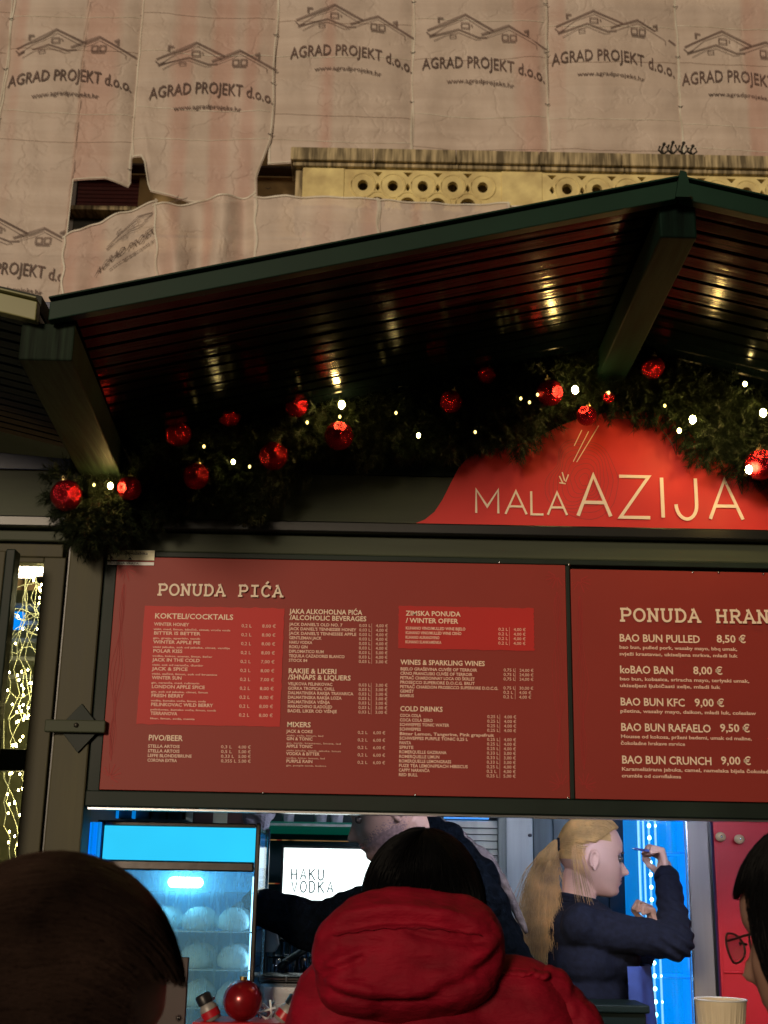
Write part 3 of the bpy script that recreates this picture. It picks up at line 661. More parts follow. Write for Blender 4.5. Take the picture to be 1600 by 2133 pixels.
# fairy light curtain behind the glass
fl = thing('fairy_light_curtain', 'tangled warm fairy lights hanging behind the left glass door', 'string lights')
wb = MB(); random.seed(5)
YFl = 3.3
for s in range(9):
    x = random.uniform(30, 108); pts = []
    for k in range(26):
        y = 1170+k*25; x += random.uniform(-14, 14); x = max(8, min(112-(y-1170)*.07, x)); pts.append(at(x, y, YFl+.01*s+random.uniform(-.01, .01)))
    wb.tube(pts, .0009, 4)
for s in range(14):
    y = random.uniform(1180, 1500); x0 = 30; pts = [at(20+i*14, y+8*math.sin(i*1.3+s)+random.uniform(-8, 8), YFl+.03) for i in range(7)]; wb.tube(pts, .001, 4)
obj('wire', wb, 'glowire', fl)['kind'] = 'stuff'
bs = MB().ell((0, 0, 0), (.0022, .0022, .0032), 8, 6)
pb = obj('bulb', bs, emis('fairy_bulb', (1, .80, .30), 110), fl, True)
pos = []
for s in range(95):
    y = random.choice([random.uniform(1400, 1560), random.uniform(1180, 1560), random.uniform(1610, 1780)]); pos.append(at(random.uniform(15, 108-(y-1170)*.07), y, YFl+random.uniform(-.01, .06)))
pb.location = pos[0]
for p in pos[1:]: copy_mesh(pb, fl, p)
lampd = thing('hanging_bulb', 'bright teardrop bulb glowing behind the left door glass', 'lamp')
c = at(95, 1255, YFl-.01); obj('bulb_glass', MB().lathe([(.0005, -.028), (.009, -.022), (.012, -.012), (.008, .006), (.004, .03), (.003, .075), (.0005, .08)], c, 14), emis('teardrop_glow', (1, .88, .5), 14), lampd, True)
obj('cord', MB().tube([c+Vector((0, 0, .08)), c+Vector((-.004, 0, .2))], .0015, 6), 'wire', lampd)

tag(obj('overhead_cable', MB().tube([at(-120, 800, 3.0), at(0, 830, 3.0), at(45, 846, 3.0), at(100, 857, 3.05)], .0018, 6), 'white', None, True), 'thin pale cable stretched under the neighbouring roof at far left', 'cable')
# ================================================================== menu boards
def menu_px(px, py): p = at(px, py, YW-.012); return p.x, p.z
YM = YW-.0145
mA = thing('menu_board', 'wide red drinks menu board headed PONUDA PIĆA', 'menu board')
box('board', -.6725, .4615, YM, YW+.011, 1.8295, 2.4085, 'menu', mA, .001)
mB_ = thing('menu_board', 'red food menu board headed PONUDA HRAN cut off at right', 'menu board')
box('board', .4745, XR-.02, YM, YW+.011, 1.8295, 2.399, 'menu', mB_, .001)
def T(s, px, py, cap, m, par, key, wpx=None, bold=0):
    """px,py baseline left in the photograph's pixels, cap = cap height in pixels"""
    p = at(px, py, YM); sc_ = 825.0
    text(s, p.x, p.z, YM-.0004, cap/sc_/.70, m, par, 'lettering', key, thick=.0003, width=(wpx/sc_*1.0 if wpx else None), bold=bold)
def red_panel(px0, py0, px1, py1, seed):
    a = at(px0, py0, YM); b = at(px1, py1, YM); pts = []; n = 24
    for i in range(n): pts.append((a.x+(b.x-a.x)*i/n, b.z+.003*noise.noise(Vector((i*.7, seed, 0)))))
    for i in range(n): pts.append((b.x+.003*noise.noise(Vector((i*.7, seed, 5))), b.z+(a.z-b.z)*i/n))
    for i in range(n): pts.append((b.x+(a.x-b.x)*i/n, a.z+.003*noise.noise(Vector((i*.7, seed, 9)))))
    for i in range(n): pts.append((a.x+.003*noise.noise(Vector((i*.7, seed, 14))), a.z+(b.z-a.z)*i/n))
    obj('bright_panel', MB().prism(pts, YM-.0012, YM-.0001), 'menu_b', mA)
red_panel(302, 1262, 583, 1514, 1); red_panel(831, 1262, 1113, 1356, 3)
def sl(name, s, pxy, px2, hpx, stroke, par):
    a = at(*pxy, YM); b = at(px2, pxy[1]+5, YM); n = len(s); pitch = (b.x-a.x)/n
    slab_text(name, s, a.x, a.z, YM-.0006, pitch*.9, hpx/825., pitch, stroke, 'cream', par)
sl('heading', 'PONUDA PIĆA', (328, 1240), 592, 24, .0050, mA)
sl('heading', 'PONUDA HRANE', (1291, 1294), 1632, 27, .0056, mB_)
YT = YM-.0012
items = [('WINTER HONEY', 'viski, med, limun, klinčić, cimet, vruća voda', '8,00 €'), ('BITTER IS BETTER', 'gin, grejp, aperitiv, tonik', '8,00 €'), ('WINTER APPLE PIE', 'viski jabuka, sok od jabuke, cimet, vanilija', '8,00 €'),
         ('POLAR KISS', 'vodka, kokos, ananas, limun, šećer', '8,00 €'), ('JACK IN THE COLD', 'viski, sok od naranče, đumbir', '7,00 €'), ('JACK & SPICE', 'viski, začini, limun, sok od brusnice', '8,00 €'),
         ('WINTER SUN', 'gin, naranča, med, ružmarin', '7,00 €'), ('LONDON APPLE SPICE', 'gin, sok od jabuke, cimet, limun', '8,00 €'), ('FRESH BERRY', 'vodka, šumsko voće, limun, soda', '8,00 €'),
         ('PELINKOVAC WILD BERRY', 'pelinkovac, šumsko voće, limun, tonik', '8,00 €'), ('TERRANOVA', 'liker, limun, soda, menta', '8,00 €')]
old = YM
def TP(*a, **k):
    global YM
    YM = YT; T(*a, **k); YM = old
TP('KOKTELI/COCKTAILS', 322, 1288, 11, 'cream', mA, 'c1', 162, .0003)
for i, (a_, b_, c_) in enumerate(items):
    y = 1303+i*18.6
    TP(a_, 321-i*.75, y, 6.6, 'creamd', mA, 'c1', len(a_)*6.0, .0002); TP(b_, 320-i*.75, y+9.0, 3.6, 'creamd', mA, 'c1', min(158, len(b_)*3.6), .0001)
    TP('0,2 L', 503-i*.55, y+3.6, 6.6, 'creamd', mA, 'c2', 21); TP(c_, 546-i*.7, y+4.2, 6.6, 'creamd', mA, 'c2', 28)
T('PIVO/BEER', 309, 1542, 11, 'cream', mA, 'c3', 69, .0003)
for i, (a_, q, c_) in enumerate((('STELLA ARTOIS', '0,3 L', '4,00 €'), ('STELLA ARTOIS', '0,5 L', '5,00 €'), ('LEFFE BLONDE/BRUNE', '0,33 L', '5,00 €'), ('CORONA EXTRA', '0,355 L', '5,00 €'))):
    y = 1557+i*9.8; T(a_, 308-i*.3, y, 6, 'creamd', mA, 'c3', len(a_)*4.9, .0002); T(q, 460, y+1.5, 6, 'creamd', mA, 'c3', 4.4*len(q)); T(c_, 496, y+2, 6, 'creamd', mA, 'c3', 25)
def col(title, rows, x, y0, dy, xq, xp, key, cap=6, ti=13, tcap=10, wch=4.75, qskip=()):
    for k, t in enumerate(title): T(t[0], x+.5, y0+k*ti+3, tcap, 'cream', mA, key, t[1], .0003)
    yy = y0+len(title)*ti+2
    for i, r_ in enumerate(rows):
        y = yy+i*dy
        T(r_[0], x-.2*i, y, cap, 'creamd', mA, key, min(len(r_[0])*wch, 200), .0002)
        if len(r_) > 1 and r_[1]:
            T(r_[1], xq-.12*i, y+2.6, cap, 'creamd', mA, key, 4.0*len(r_[1])); T(r_[2], xp-.12*i, y+3.2, cap, 'creamd', mA, key, 4.1*len(r_[2]))
        if len(r_) > 3: T(r_[3], x-.2*i, y+7.5, 3.4, 'creamd', mA, key, len(r_[3])*3.2)
        if len(r_) > 1 and r_[1] and dy < 15:
            p = at(xp-9, y+3, YM); q_ = MB().box(p.x, p.x+.0006, YM-.0006, YM-.0001, p.z-.002, p.z+.009); RULE.add(q_.v, q_.f)
RULE = MB()
e = '4,00 €'
col([('JAKA ALKOHOLNA PIĆA', 150), ('/ALCOHOLIC BEVERAGES', 158)],
    [(s_, '0,03 L', e) for s_ in ("JACK DANIEL'S OLD NO. 7", "JACK DANIEL'S TENNESSEE HONEY", "JACK DANIEL'S TENNESSEE APPLE", 'GENTLEMAN JACK', 'HAKU VODKA', 'ROKU GIN', 'BEEFEATER', 'LIMUNADA', 'SAMBUCA')][:5]+
    [('ROKU GIN', '0,03 L', e), ('DIPLOMATICO RUM', '0,03 L', '5,00 €'), ('TEQUILA CAZADORES BLANCO', '0,03 L', e), ('STOCK 84', '0,03 L', '3,00 €')], 603, 1275, 9.4, 748, 783, 'k1')
col([('RAKIJE & LIKERI', 98), ('/SHNAPS & LIQUERS', 127)],
    [(s_, '0,03 L', '3,00 €') for s_ in ('VELJKOVA PELINKOVAC', 'GORKA TROPICAL CHILL', 'DALMATINSKA RAKIJA TRAVARICA', 'DALMATINSKA RAKIJA LOZA', 'DALMATINSKA VIŠNJA', 'MARASCHINO SLADOLED', 'BADEL LIKER OD VIŠNJE')],
    600, 1399, 9.4, 747, 782, 'k2')
col([('MIXERS', 48)], [('JACK & COKE', '0,2 L', '6,00 €', 'viski, cola, limun, led'), ('GIN & TONIC', '0,2 L', '6,00 €', 'gin, tonik, krastavac, limeta, led'), ('APPLE TONIC', '0,2 L', '6,00 €', 'viski jabuka, tonik, jabuka, limun'), ('VODKA & BITTER', '0,2 L', '6,00 €', 'vodka, bitter lemon, led'), ('PURPLE RAIN', '0,2 L', '6,00 €', 'gin, purple tonik, bobice')],
    597, 1511, 15.6, 745, 777, 'k3')
YM = YT
col([('ZIMSKA PONUDA', 113), ('/ WINTER OFFER', 108)], [('KUHANO VINO/MULLED WINE BIJELO', '0,2 L', e), ('KUHANO VINO/MULLED WINE CRNO', '0,2 L', e), ('KUHANO AURANOVINO', '0,2 L', e), ('KUHANO SLANKAMENKA', '0,2 L', e)], 845, 1279, 9.6, 1038, 1070, 'k4', tcap=10, ti=15, wch=4.1)
YM = old
col([('WINES & SPARKLING WINES', 172)], [('BIJELO GRAŠEVINA CUVÉE OF TERROIR', '0,75 L', '24,00 €'), ('CRNO FRANCUSKI CUVÉE OF TERROIR', '0,75 L', '24,00 €'), ('PETRAČ CHARDONNAY LOCA OD ŠKRLET', '0,75 L', '24,00 €'), ('PROSECCO SUPERIORE D.O.C.G. BRUT',), ('PETRAČ CHARDON PROSECCO SUPERIORE D.O.C.G.', '0,75 L', '30,00 €'), ('GEMIŠT', '0,2 L', '4,00 €'), ('BAMBUS', '0,2 L', '4,00 €')],
    834, 1381, 9.3, 1049, 1082, 'k5')
col([('COLD DRINKS', 86)], [('COCA COLA', '0,25 L', e), ('COCA COLA ZERO', '0,25 L', e), ('SCHWEPPES TONIC WATER', '0,25 L', e), ('SCHWEPPES', '0,25 L', e), ('Bitter Lemon, Tangerine, Pink grapefruit',), ('SCHWEPPES PURPLE TONIC 0,25 L', '0,25 L', e), ('FANTA', '0,25 L', e), ('SPRITE', '0,25 L', e), ('ROMERQUELLE GAZIRANA', '0,33 L', '3,00 €'), ('ROMERQUELLE LIMUN', '0,33 L', '3,00 €'), ('ROMERQUELLE LEMONGRASS', '0,33 L', '3,00 €'), ('FUZE TEA LEMON/PEACH HIBISCUS', '0,25 L', e), ('CAPPY NARANČA', '0,2 L', e), ('RED BULL', '0,25 L', '5,00 €')],
    833, 1478, 9.5, 1015, 1050, 'k6')
obj('ruled_line', RULE, 'creamd', mA)
for i, (n1, pr, xp, wn_, d1, d2) in enumerate((('BAO BUN PULLED', '8,50 €', 1493, 166, 'bao bun, pulled pork, wasaby mayo, bbq umak,', 'svježi krastavac, ukiseljena mrkva, mladi luk'), ('koBAO BAN', '8,00 €', 1444, 109, 'bao bun, kobasica, sriracha mayo, teriyaki umak,', 'ukiseljeni ljubičasti zelje, mladi luk'),
        ('BAO BUN KFC', '9,00 €', 1447, 131, 'piletina, wasaby mayo, daikon, mladi luk, coleslaw', ''), ('BAO BUN RAFAELO', '9,50 €', 1500, 182, 'Mousse od kokosa, prženi bademi, umak od maline,', 'čokoladne hrskave mrvice'), ('BAO BUN CRUNCH', '9,00 €', 1502, 180, 'Karamelizirana jabuka, camel, namelaka bijela čokolada,', 'crumble od cornflakesa'))):
    y = (1336, 1402, 1469, 1522, 1590)[i]; x = (1290, 1291, 1292, 1293, 1295)[i]
    T(n1, x, y, 15.5, 'cream', mB_, 'b%d' % i, wn_, .0005); T(pr, xp, y+2, 15.5, 'cream', mB_, 'b%d' % i, 60, .0005)
    w1 = len(d1)*5.5; T(d1, x, y+15, 6.8, 'creamd', mB_, 'b%d' % i, w1, .00025)
    if d2: T(d2, x, y+29, 6.8, 'creamd', mB_, 'b%d' % i, len(d2)*5.4, .00025)
def ornament(par, x0, x1, z0, z1, sides=(1, 1)):
    mb = MB(); k = 0
    def st(pts, w=.0016):
        nonlocal k
        ribbon(mb, pts, w, YM-.0001-.00003*k, .0003); k = (k+1) % 20
    for (cx, sx) in ((x0+.022, 1), (x1-.022, -1)):
        if not sides[0 if sx == 1 else 1]: continue
        for cz, sz in ((z0+.03, 1), (z1-.03, -1)):
            for a_ in (-50, -25, 0, 25, 50, 75, 100, 125): 
                q = math.radians(a_+20); L = .034-.006*abs(a_-40)/60
                st([(cx+.004*math.cos(q)*sx, cz+.004*math.sin(q)*sz), (cx+L*math.cos(q)*sx, cz+L*math.sin(q)*sz)], .0028 if a_ % 50 == 0 else .0016)
        for d in range(5):
            pts = []
            for i in range(31):
                u = i/30; z = z0+.07+(z1-z0-.14)*u; amp = .016*math.sin(PI*u)**.5*(d-2)/2*abs(math.cos(PI*2*(u)*1.0))
                pts.append((cx+sx*amp+.002*math.sin(u*22+d), z))
            st(pts, .0012)
    obj('corner_ornament', mb, 'menu_o', par)
ornament(mA, -.6725, .4615, 1.8295, 2.4085); ornament(mB_, .4745, 1.6, 1.8295, 2.399, (1, 0))
stk = thing('sticker', 'yellowed white sticker label at top left corner of drinks board', 'label')
a = at(225, 1144, YW-.02); b = at(320, 1177, YW-.02)
box('upper_strip', a.x, b.x, YW-.0165, YW-.0150, b.z+.013, a.z, 'label', stk, 0); box('lower_strip', a.x, b.x, YW-.0165, YW-.0150, b.z, b.z+.008, 'white', stk, 0)
text('PAZI! Samozaštita', a.x+.006, a.z-.012, YW-.0167, .011, 'ink', stk, 'lettering', 's', width=.095)
text('KLIZNA VRATA', a.x+.01, b.z+.0015, YW-.0167, .007, 'ink', stk, 'lettering', 's', width=.07)
obj('warning_mark', MB().prism([(a.x+.052, b.z+.014), (a.x+.062, b.z+.014), (a.x+.057, b.z+.021)], YW-.0172, YW-.0166), 'ink', stk)

# ================================================================== shop sign
YS = YW-.03
sg = thing('shop_sign', 'red mountain shaped sign reading MALA AZIJA in cream letters', 'sign')
def sx(px, py): p = at(px, py, YS); return (p.x, p.z)
outl = [(857, 1093), (885, 1082), (905, 1066), (922, 1040), (938, 1008), (955, 975), (978, 950), (1010, 937), (1050, 931), (1090, 922), (1130, 905), (1170, 885), (1215, 868), (1270, 858), (1330, 855), (1385, 865), (1420, 885), (1450, 915), (1490, 950), (1530, 968), (1570, 985), (1610, 1005), (1640, 1030), (1680, 1060), (1720, 1085), (1760, 1115)]
op = [sx(*p) for p in outl]; zbt = op[0][1]; op = [(x, max(z, zbt+.0001*i)) for i, (x, z) in enumerate(op)]
op[-1] = (op[-1][0], zbt)
obj('board', MB().prism(list(reversed(op)), YS, YW-.002), 'sign', sg, bevel=.001)
def glyph(ch):
    return {'M': [[(0, 0), (.0, 1), (.5, .28), (1, 1), (1, 0)]], 'A': [[(0, 0), (.5, 1), (1, 0)], [(.2, .33), (.8, .33)]], 'L': [[(0, 1), (0, 0), (1, 0)]],
            'Z': [[(0, 1), (1, 1), (0, 0), (1, 0)]], 'I': [[(0, 0), (0, 1)]], 'J': [[(1, 1), (1, .36)]+arc(.5, .34, .5, .36, 0, -180, 14)[1:]]}[ch]
mbs = MB(); k = 0
for ch, xa, xb, yb, yt, w in (('M', 992, 1038, 1069, 1020, .0055), ('A', 1053, 1097, 1071, 1023, .0055), ('L', 1107, 1132, 1072, 1024, .0055), ('A', 1141, 1181, 1073, 1026, .0055),
                              ('A', 1204, 1272, 1075, 990, .009), ('Z', 1292, 1354, 1078, 993, .0085), ('I', 1381, 1382, 1079, 996, .009), ('J', 1409, 1452, 1080, 997, .0085), ('A', 1479, 1547, 1082, 1000, .0085)):
    p0_ = sx(xa, yb); p1_ = sx(xb, yb+.02*(xb-xa)); h = sx(xa, yt)[1]-p0_[1]; wdt = p1_[0]-p0_[0]
    for pl in glyph(ch):
        ribbon(mbs, [(p0_[0]+a_*wdt, p0_[1]+b_*h) for a_, b_ in pl], w, YS-.0005-.0002*k, .002); k += 1
obj('lettering', mbs, 'cream', sg)
mbs = MB()
for i, l in enumerate((((1212, 896), (1196, 929)), ((1226, 899), (1194, 962)), ((1247, 887), (1201, 963)), ((1165, 992), (1172, 1006)), ((1171, 984), (1176, 1002)), ((1184, 989), (1178, 1004)), ((1165, 1006), (1178, 1008)))):
    ribbon(mbs, [sx(*q) for q in l], .0022 if i < 3 else .003, YS-.0005-.0002*i, .001)
obj('chopstick_emblem', mbs, 'cream', sg)
mbs = MB(); cx, cz = sx(1218, 1000)
for k in range(9):
    pts = []
    for i in range(40):
        q = 2*PI*i/40; r_ = (.014+.0105*k)*(1+.22*noise.noise(Vector((math.cos(q)*1.3, math.sin(q)*1.3, k*.12)))*1.6); pts.append((cx+r_*math.cos(q)*.95, min(cz+r_*math.sin(q)*1.1, 99)))
    pts = [(x, max(z, zbt+.003)) for x, z in pts]
    ribbon(mbs, pts, .0013, YS-.0001-.00003*k, .0002, True)
obj('contour_rings', mbs, 'sign_l', sg)

# ================================================================== garland
gar = thing('pine_garland', 'dark green pine garland draped under the hut roof', 'garland')
path = [(150, 1030, 70), (215, 1085, 75), (300, 1010, 85), (400, 975, 80), (500, 950, 90), (600, 905, 95), (700, 880, 85), (800, 890, 75), (900, 880, 75), (990, 860, 80), (1080, 850, 90),
        (1160, 800, 80), (1230, 790, 75), (1320, 810, 75), (1400, 815, 70), (1450, 850, 80), (1520, 900, 80), (1600, 925, 90), (1680, 960, 90), (1760, 990, 80)]
extra = [(205, 1100, 48), (190, 1110, 30), (245, 1045, 48), (190, 1060, 50), (340, 1050, 35), (420, 1030, 32), (500, 1040, 30), (520, 1060, 18), (560, 1000, 40), (150, 1000, 45), (760, 940, 30), (940, 920, 30), (1000, 900, 40), (1080, 915, 30), (1475, 930, 40), (1560, 960, 40), (1000, 800, 60), (1060, 735, 45), (1218, 710, 50), (1427, 740, 50), (1560, 800, 70), (1350, 760, 50), (830, 790, 50), (620, 840, 60), (480, 870, 60), (370, 905, 50), (700, 800, 40), (575, 815, 35), (1160, 700, 40), (1545, 740, 40)]
random.seed(11)
nd = MB(); V = nd.v; Fc = nd.f
def tuft(c, d, L, n, nl):
    """one sprig: n needles about a twig"""
    d = d.normalized(); a = d.orthogonal().normalized(); b = d.cross(a)
    for i in range(n):
        u = random.random(); an = random.random()*2*PI
        o = c+d*(L*u); nd_ = (d*random.uniform(.5, 1.0)+(a*math.cos(an)+b*math.sin(an))*random.uniform(.5, .9)).normalized()
        l = nl*random.uniform(.6, 1.1); s_ = nd_.orthogonal().normalized()*.00095
        k_ = len(V); V.extend([tuple(o-s_), tuple(o+s_), tuple(o+nd_*l+s_*.3+Vector((0, 0, -l*.1)))]); Fc.append((k_, k_+1, k_+2))
tw = MB()
def rpt(cx, cy, r, Yc):
    while True:
        x, y, z = (random.uniform(-1, 1) for _ in range(3))
        if x*x+y*y+z*z < 1: break
    p = at(cx, cy, Yc); R_ = r/825.0
    return p+Vector((x*R_, y*min(R_, .07), z*R_)), Vector((x, y, z-.15))
for i in range(len(path)-1):
    (x0, y0, r0), (x1, y1, r1) = path[i], path[i+1]
    n = int(math.hypot(x1-x0, y1-y0)*3.4)
    for k in range(n):
        u = random.random(); p, d = rpt(x0+(x1-x0)*u, y0+(y1-y0)*u, (r0+(r1-r0)*u)*.88, YW-.085)
        p.y = min(p.y, YW-.03); d = d+Vector((random.uniform(-.6, .6), random.uniform(-.5, .2), random.uniform(-.4, .4)))
        tuft(p, d, .035, 26, .022)
for (x, y, r_) in extra:
    for k in range(int(r_*2.4)):
        p, d = rpt(x, y, r_, YW-.10); p.y = min(p.y, YW-.03); d = d+Vector((random.uniform(-.5, .5), random.uniform(-.4, .2), random.uniform(-.4, .4))); tuft(p, d, .03, 24, .02)
fo = obj('needles', nd, 'needle', gar); fo['kind'] = 'stuff'
obj('stem', MB().tube([at(x, y, YW-.06) for x, y, r_ in path], .008, 6), 'twig', gar, True)
# baubles
BL = [(138, 1032, 33, 'glossy red bauble at the far left tip of the garland'), (270, 1017, 26, 'red bauble touching the bright bulb at the garland\'s left end'), (408, 992, 28, 'low red bauble between the left pair and the one over the board gap'),
      (372, 903, 28, 'red bauble highest at left, above the low one'), (478, 862, 27, 'red bauble up right of the highest left one'), (570, 950, 30, 'red bauble hanging low beside the big foliage clump'),
      (618, 846, 25, 'dim red bauble just left of the bright bulb'), (706, 908, 31, 'red bauble directly beneath the bright central bulb'), (830, 775, 22, 'small dim red bauble deep under the soffit'),
      (940, 837, 25, 'red bauble left of the sign\'s slope'), (1014, 782, 20, 'half hidden small red bauble above the sign\'s left slope'), (1145, 818, 29, 'large red bauble left of the bright bulb over the sign'),
      (1360, 765, 25, 'red bauble under the ridge beam brace'), (1160, 692, 17, 'dark red bauble highest of all in shadow'), (1585, 968, 33, 'largest red bauble at the right edge by the sign'),
      (1222, 866, 22, 'red bauble sitting on the top edge of the sign'), (1268, 828, 12, 'tiny red bauble right of the brightest bulb')]
src = None
for i, (x, y, r_, lb) in enumerate(BL):
    Yb = YW-.175 if y > 840 else YW-.17
    p = at(x, y, Yb); R_ = r_/825.0*.95
    t = thing('christmas_bauble', lb, 'bauble', group='red baubles on the garland'); t.location = p
    if not src:
        b0 = obj('ball', MB().ell((0, 0, 0), 1, 40, 26), 'ball', t, True); c0 = obj('cap', MB().lathe([(.22, .93), (.22, 1.1), (.0, 1.12)], (0, 0, 0), 12), 'cap', t); src = (b0, c0)
        l0 = obj('hanging_loop', MB().tube([(0, 0, 1.1), (.09, 0, 1.25), (0, 0, 1.38), (-.09, 0, 1.25), (0, 0, 1.1)], .025, 6), 'cap', t); src = (b0, c0, l0)
        bs_ = src
    else: bs_ = [copy_mesh(o, t) for o in src]
    for o in bs_: o.scale = (R_, R_, R_)
    t.rotation_euler = (random.uniform(-.3, .3), random.uniform(-.3, .3), random.uniform(0, 6))
# string lights
stl = thing('string_lights', 'string of warm white bulbs woven through the garland', 'string lights')
big = [(230, 1012), (712, 843), (1198, 812), (1590, 860), (1443, 874), (1560, 978)]
mid = [(575, 810), (1060, 735), (1218, 700), (1427, 717), (1552, 800), (1578, 728), (872, 907), (1415, 897), (486, 962)]
sml = [(196, 1010), (708, 868), (825, 860), (1065, 712), (1103, 838), (1120, 822), (1268, 818), (1438, 680), (990, 900), (520, 972), (1085, 830), (690, 745), (930, 690), (1025, 650), (1500, 600)]
sml = sml[:12]+[(640, 880), (425, 930), (1385, 845)]  # the bulbs appended here are added to light the garland around them
bm3 = None
M['bulb_t'] = emis('dim_yellow_bulb', (1, .72, .20), 4)
bm_ = obj('bulb', MB().ell((0, 0, 0), 1, 12, 8), 'bulb', stl, True); bm2 = obj('bulb', MB().ell((0, 0, 0), 1, 12, 8), 'bulb_s', stl, True)
allb = []; fb_ = True
for i, (x, y) in enumerate(big+mid+sml):
    Yb = YW-.20 if i < len(big) else YW-.185
    p = at(x, y, Yb); allb.append((x, p)); r_ = .0080 if i < len(big) else (.0048 if i < len(big)+len(mid) else .0034)
    if i == 0: o = bm_; r_ = .0062
    elif i < len(big): o = copy_mesh(bm_, stl)
    elif i == len(big): o = bm2
    elif i < len(big)+len(mid): o = copy_mesh(bm2, stl)
    elif bm3 is None: o = bm3 = obj('bulb', MB().ell((0, 0, 0), 1, 12, 8), 'bulb_t', stl, True)
    else: o = copy_mesh(bm3, stl)
    o.location = p; o.scale = (r_, r_, r_*1.3)
    if i < len(big): obj('socket', MB().tube([p+Vector((0, .012, 0)), p+Vector((0, .03, -.004))], .005, 8), 'wire', stl)
allb.sort(key=lambda q: q[0]); pts = []
for (x, p) in allb: pts += [Vector((p.x, YW-.10, p.z-.003)), Vector((p.x+.02, YW-.06, p.z-.02))]
obj('cable', MB().tube(pts, .0012, 5), 'wire', stl, True)

# ================================================================== inside the hut
lamp = thing('unseen_lamp', 'cool white tube lamp mounted behind the menu boards', 'lamp')  # out of view, added to light the workers from the front
box('housing', .13, 1.4, 3.27, 3.30, 1.93, 1.99, 'white', lamp, .004); box('tube', .15, 1.38, 3.3005, 3.325, 1.945, 1.975, 'fill_tube', lamp, .004)
obj('bracket', MB().box(.5, .54, 3.252, 3.2695, 1.95, 1.98).box(1.0, 1.04, 3.252, 3.2695, 1.95, 1.98), 'white', lamp)
lamp2 = thing('unseen_lamp', 'warm spot lamp above the blond worker', 'lamp')
obj('shade', MB().lathe([(.02, .08), (.05, .06), (.06, 0)], (.62, 4.55, 2.40), 16), 'steel', lamp2, True); obj('bulb', MB().ell((.62, 4.55, 2.40), .03, 12, 8), 'wtube', lamp2, True)
# steamer cabinet
YC = 3.36
def cp(px, py, Y=YC): p = at(px, py, Y); return p
a = cp(216, 1722); b = cp(530, 1722); x0 = a.x; x1 = b.x+.006; zt = a.z+.004; D = .30
cab = thing('steamer_cabinet', 'chrome framed glass bun steamer glowing blue on the counter', 'display cabinet')
z1 = cp(216, 1790).z; z2 = cp(216, 1811).z; ZB = 1.2005
for X in (x0-.010, x1-.002):
    box('upright', X, X+.012, YC, YC+.012, ZB, zt+.012, 'chrome', cab, .003); box('upright', X, X+.012, YC+D, YC+D+.012, ZB, zt+.012, 'chrome', cab, .003)
box('top_rail', x0+.0025, x1-.0025, YC-.001, YC+.012, zt, zt+.010, 'chrome', cab, .002); box('middle_rail', x0+.0025, x1-.0025, YC-.004, YC+.012, z2, z1, 'chrome', cab, .004)
box('header_panel', x0+.0025, x1-.0025, YC+.002, YC+.03, z1+.001, zt-.001, 'cyan', cab, 0)
box('base', x0-.008, x1+.008, YC-.004, YC+D+.014, ZB-.0, ZB+.06, 'steel', cab, .004)
box('front_glass', x0+.003, x1-.003, YC+.003, YC+.007, ZB+.061, z2-.001, 'cabglass', cab, 0)
box('side_glass', x1+.0025, x1+.006, YC+.013, YC+D-.001, ZB+.061, zt-.001, 'clear', cab, 0); box('side_glass', x0-.006, x0-.0025, YC+.013, YC+D-.001, ZB+.061, zt-.001, 'clear', cab, 0)
box('back_panel', x0+.003, x1-.003, YC+D, YC+D+.006, ZB+.061, zt, 'cabin', cab, 0)
box('roof', x0+.003, x1-.003, YC+.031, YC+D-.001, zt-.004, zt+.008, 'steel', cab, 0)
zt2 = cp(380, 1838, YC+.15).z
c = cp(385, 1838, YC+.05); obj('tube_lamp', MB().cap((c.x-.030, c.y, c.z), (c.x+.034, c.y, c.z), .013, .013), 'tube', cab, True)
zsh = [cp(400, 1856, YC+.02).z, cp(400, 1938, YC+.02).z, cp(400, 2018, YC+.02).z, cp(400, 2098, YC+.02).z]
for k, z in enumerate(zsh): box('shelf', x0+.004, x1-.004, YC+.020+(.0 if k else .0), YC+D-.002, z-.004, z-.001, 'clear' if k == 0 else 'steel', cab, 0)
ins = emis('blue_strip', (.35, .72, 1), 6)
for X in (x0+.006, x1-.010): box('side_strip', X, X+.004, YC+.05, YC+.06, ZB+.08, z2-.01, ins, cab, 0)
bunp = None
for k, zz in enumerate((zsh[1], zsh[2], zsh[3])):
    for j in range(4):
        for dpt in (0, 1):
            X = x0+.055+j*.093; r_ = .042
            if X > x1-.04: continue
            t = thing('steamed_bun', 'pale steamed bun, '+('leftmost', 'second', 'third', 'rightmost')[j]+' in the '+('front', 'back')[dpt]+' row on the '+('top', 'middle', 'lowest')[k]+' steamer shelf', 'bun', group=['buns on the top shelf', 'buns on the middle shelf', 'buns on the lowest shelf'][k])
            t.location = (X+random.uniform(-.004, .004), YC+.075+dpt*.11, zz)
            mb = MB().lathe([(.6*r_, 0), (.93*r_, .006), (r_, .018), (.9*r_, .034), (.62*r_, .048), (.25*r_, .055), (.0, .056)], (0, 0, 0), 18, lambda a_, z_: 1+.02*math.sin(9*a_)) if not bunp else None
            if not bunp: bunp = obj('dough', mb, 'bun', t, True)
            else: copy_mesh(bunp, t)
# side panel left of the cabinet (blue lit plastic curtain)
a = at(186, 1712, 3.30); b = at(212, 1712, 3.30)
sp = obj('plastic_side_curtain', MB().add([(a.x+.012*math.sin(i*.9)*0+(b.x-a.x)*i/8, 3.30+.006*math.sin(i*1.7), z) for z in (1.2, a.z) for i in range(9)], [(i, i+1, i+10, i+9) for i in range(8)]), M['ledback'], None)
tag(sp, 'blue lit plastic strip curtain at the opening\'s left edge', 'curtain')
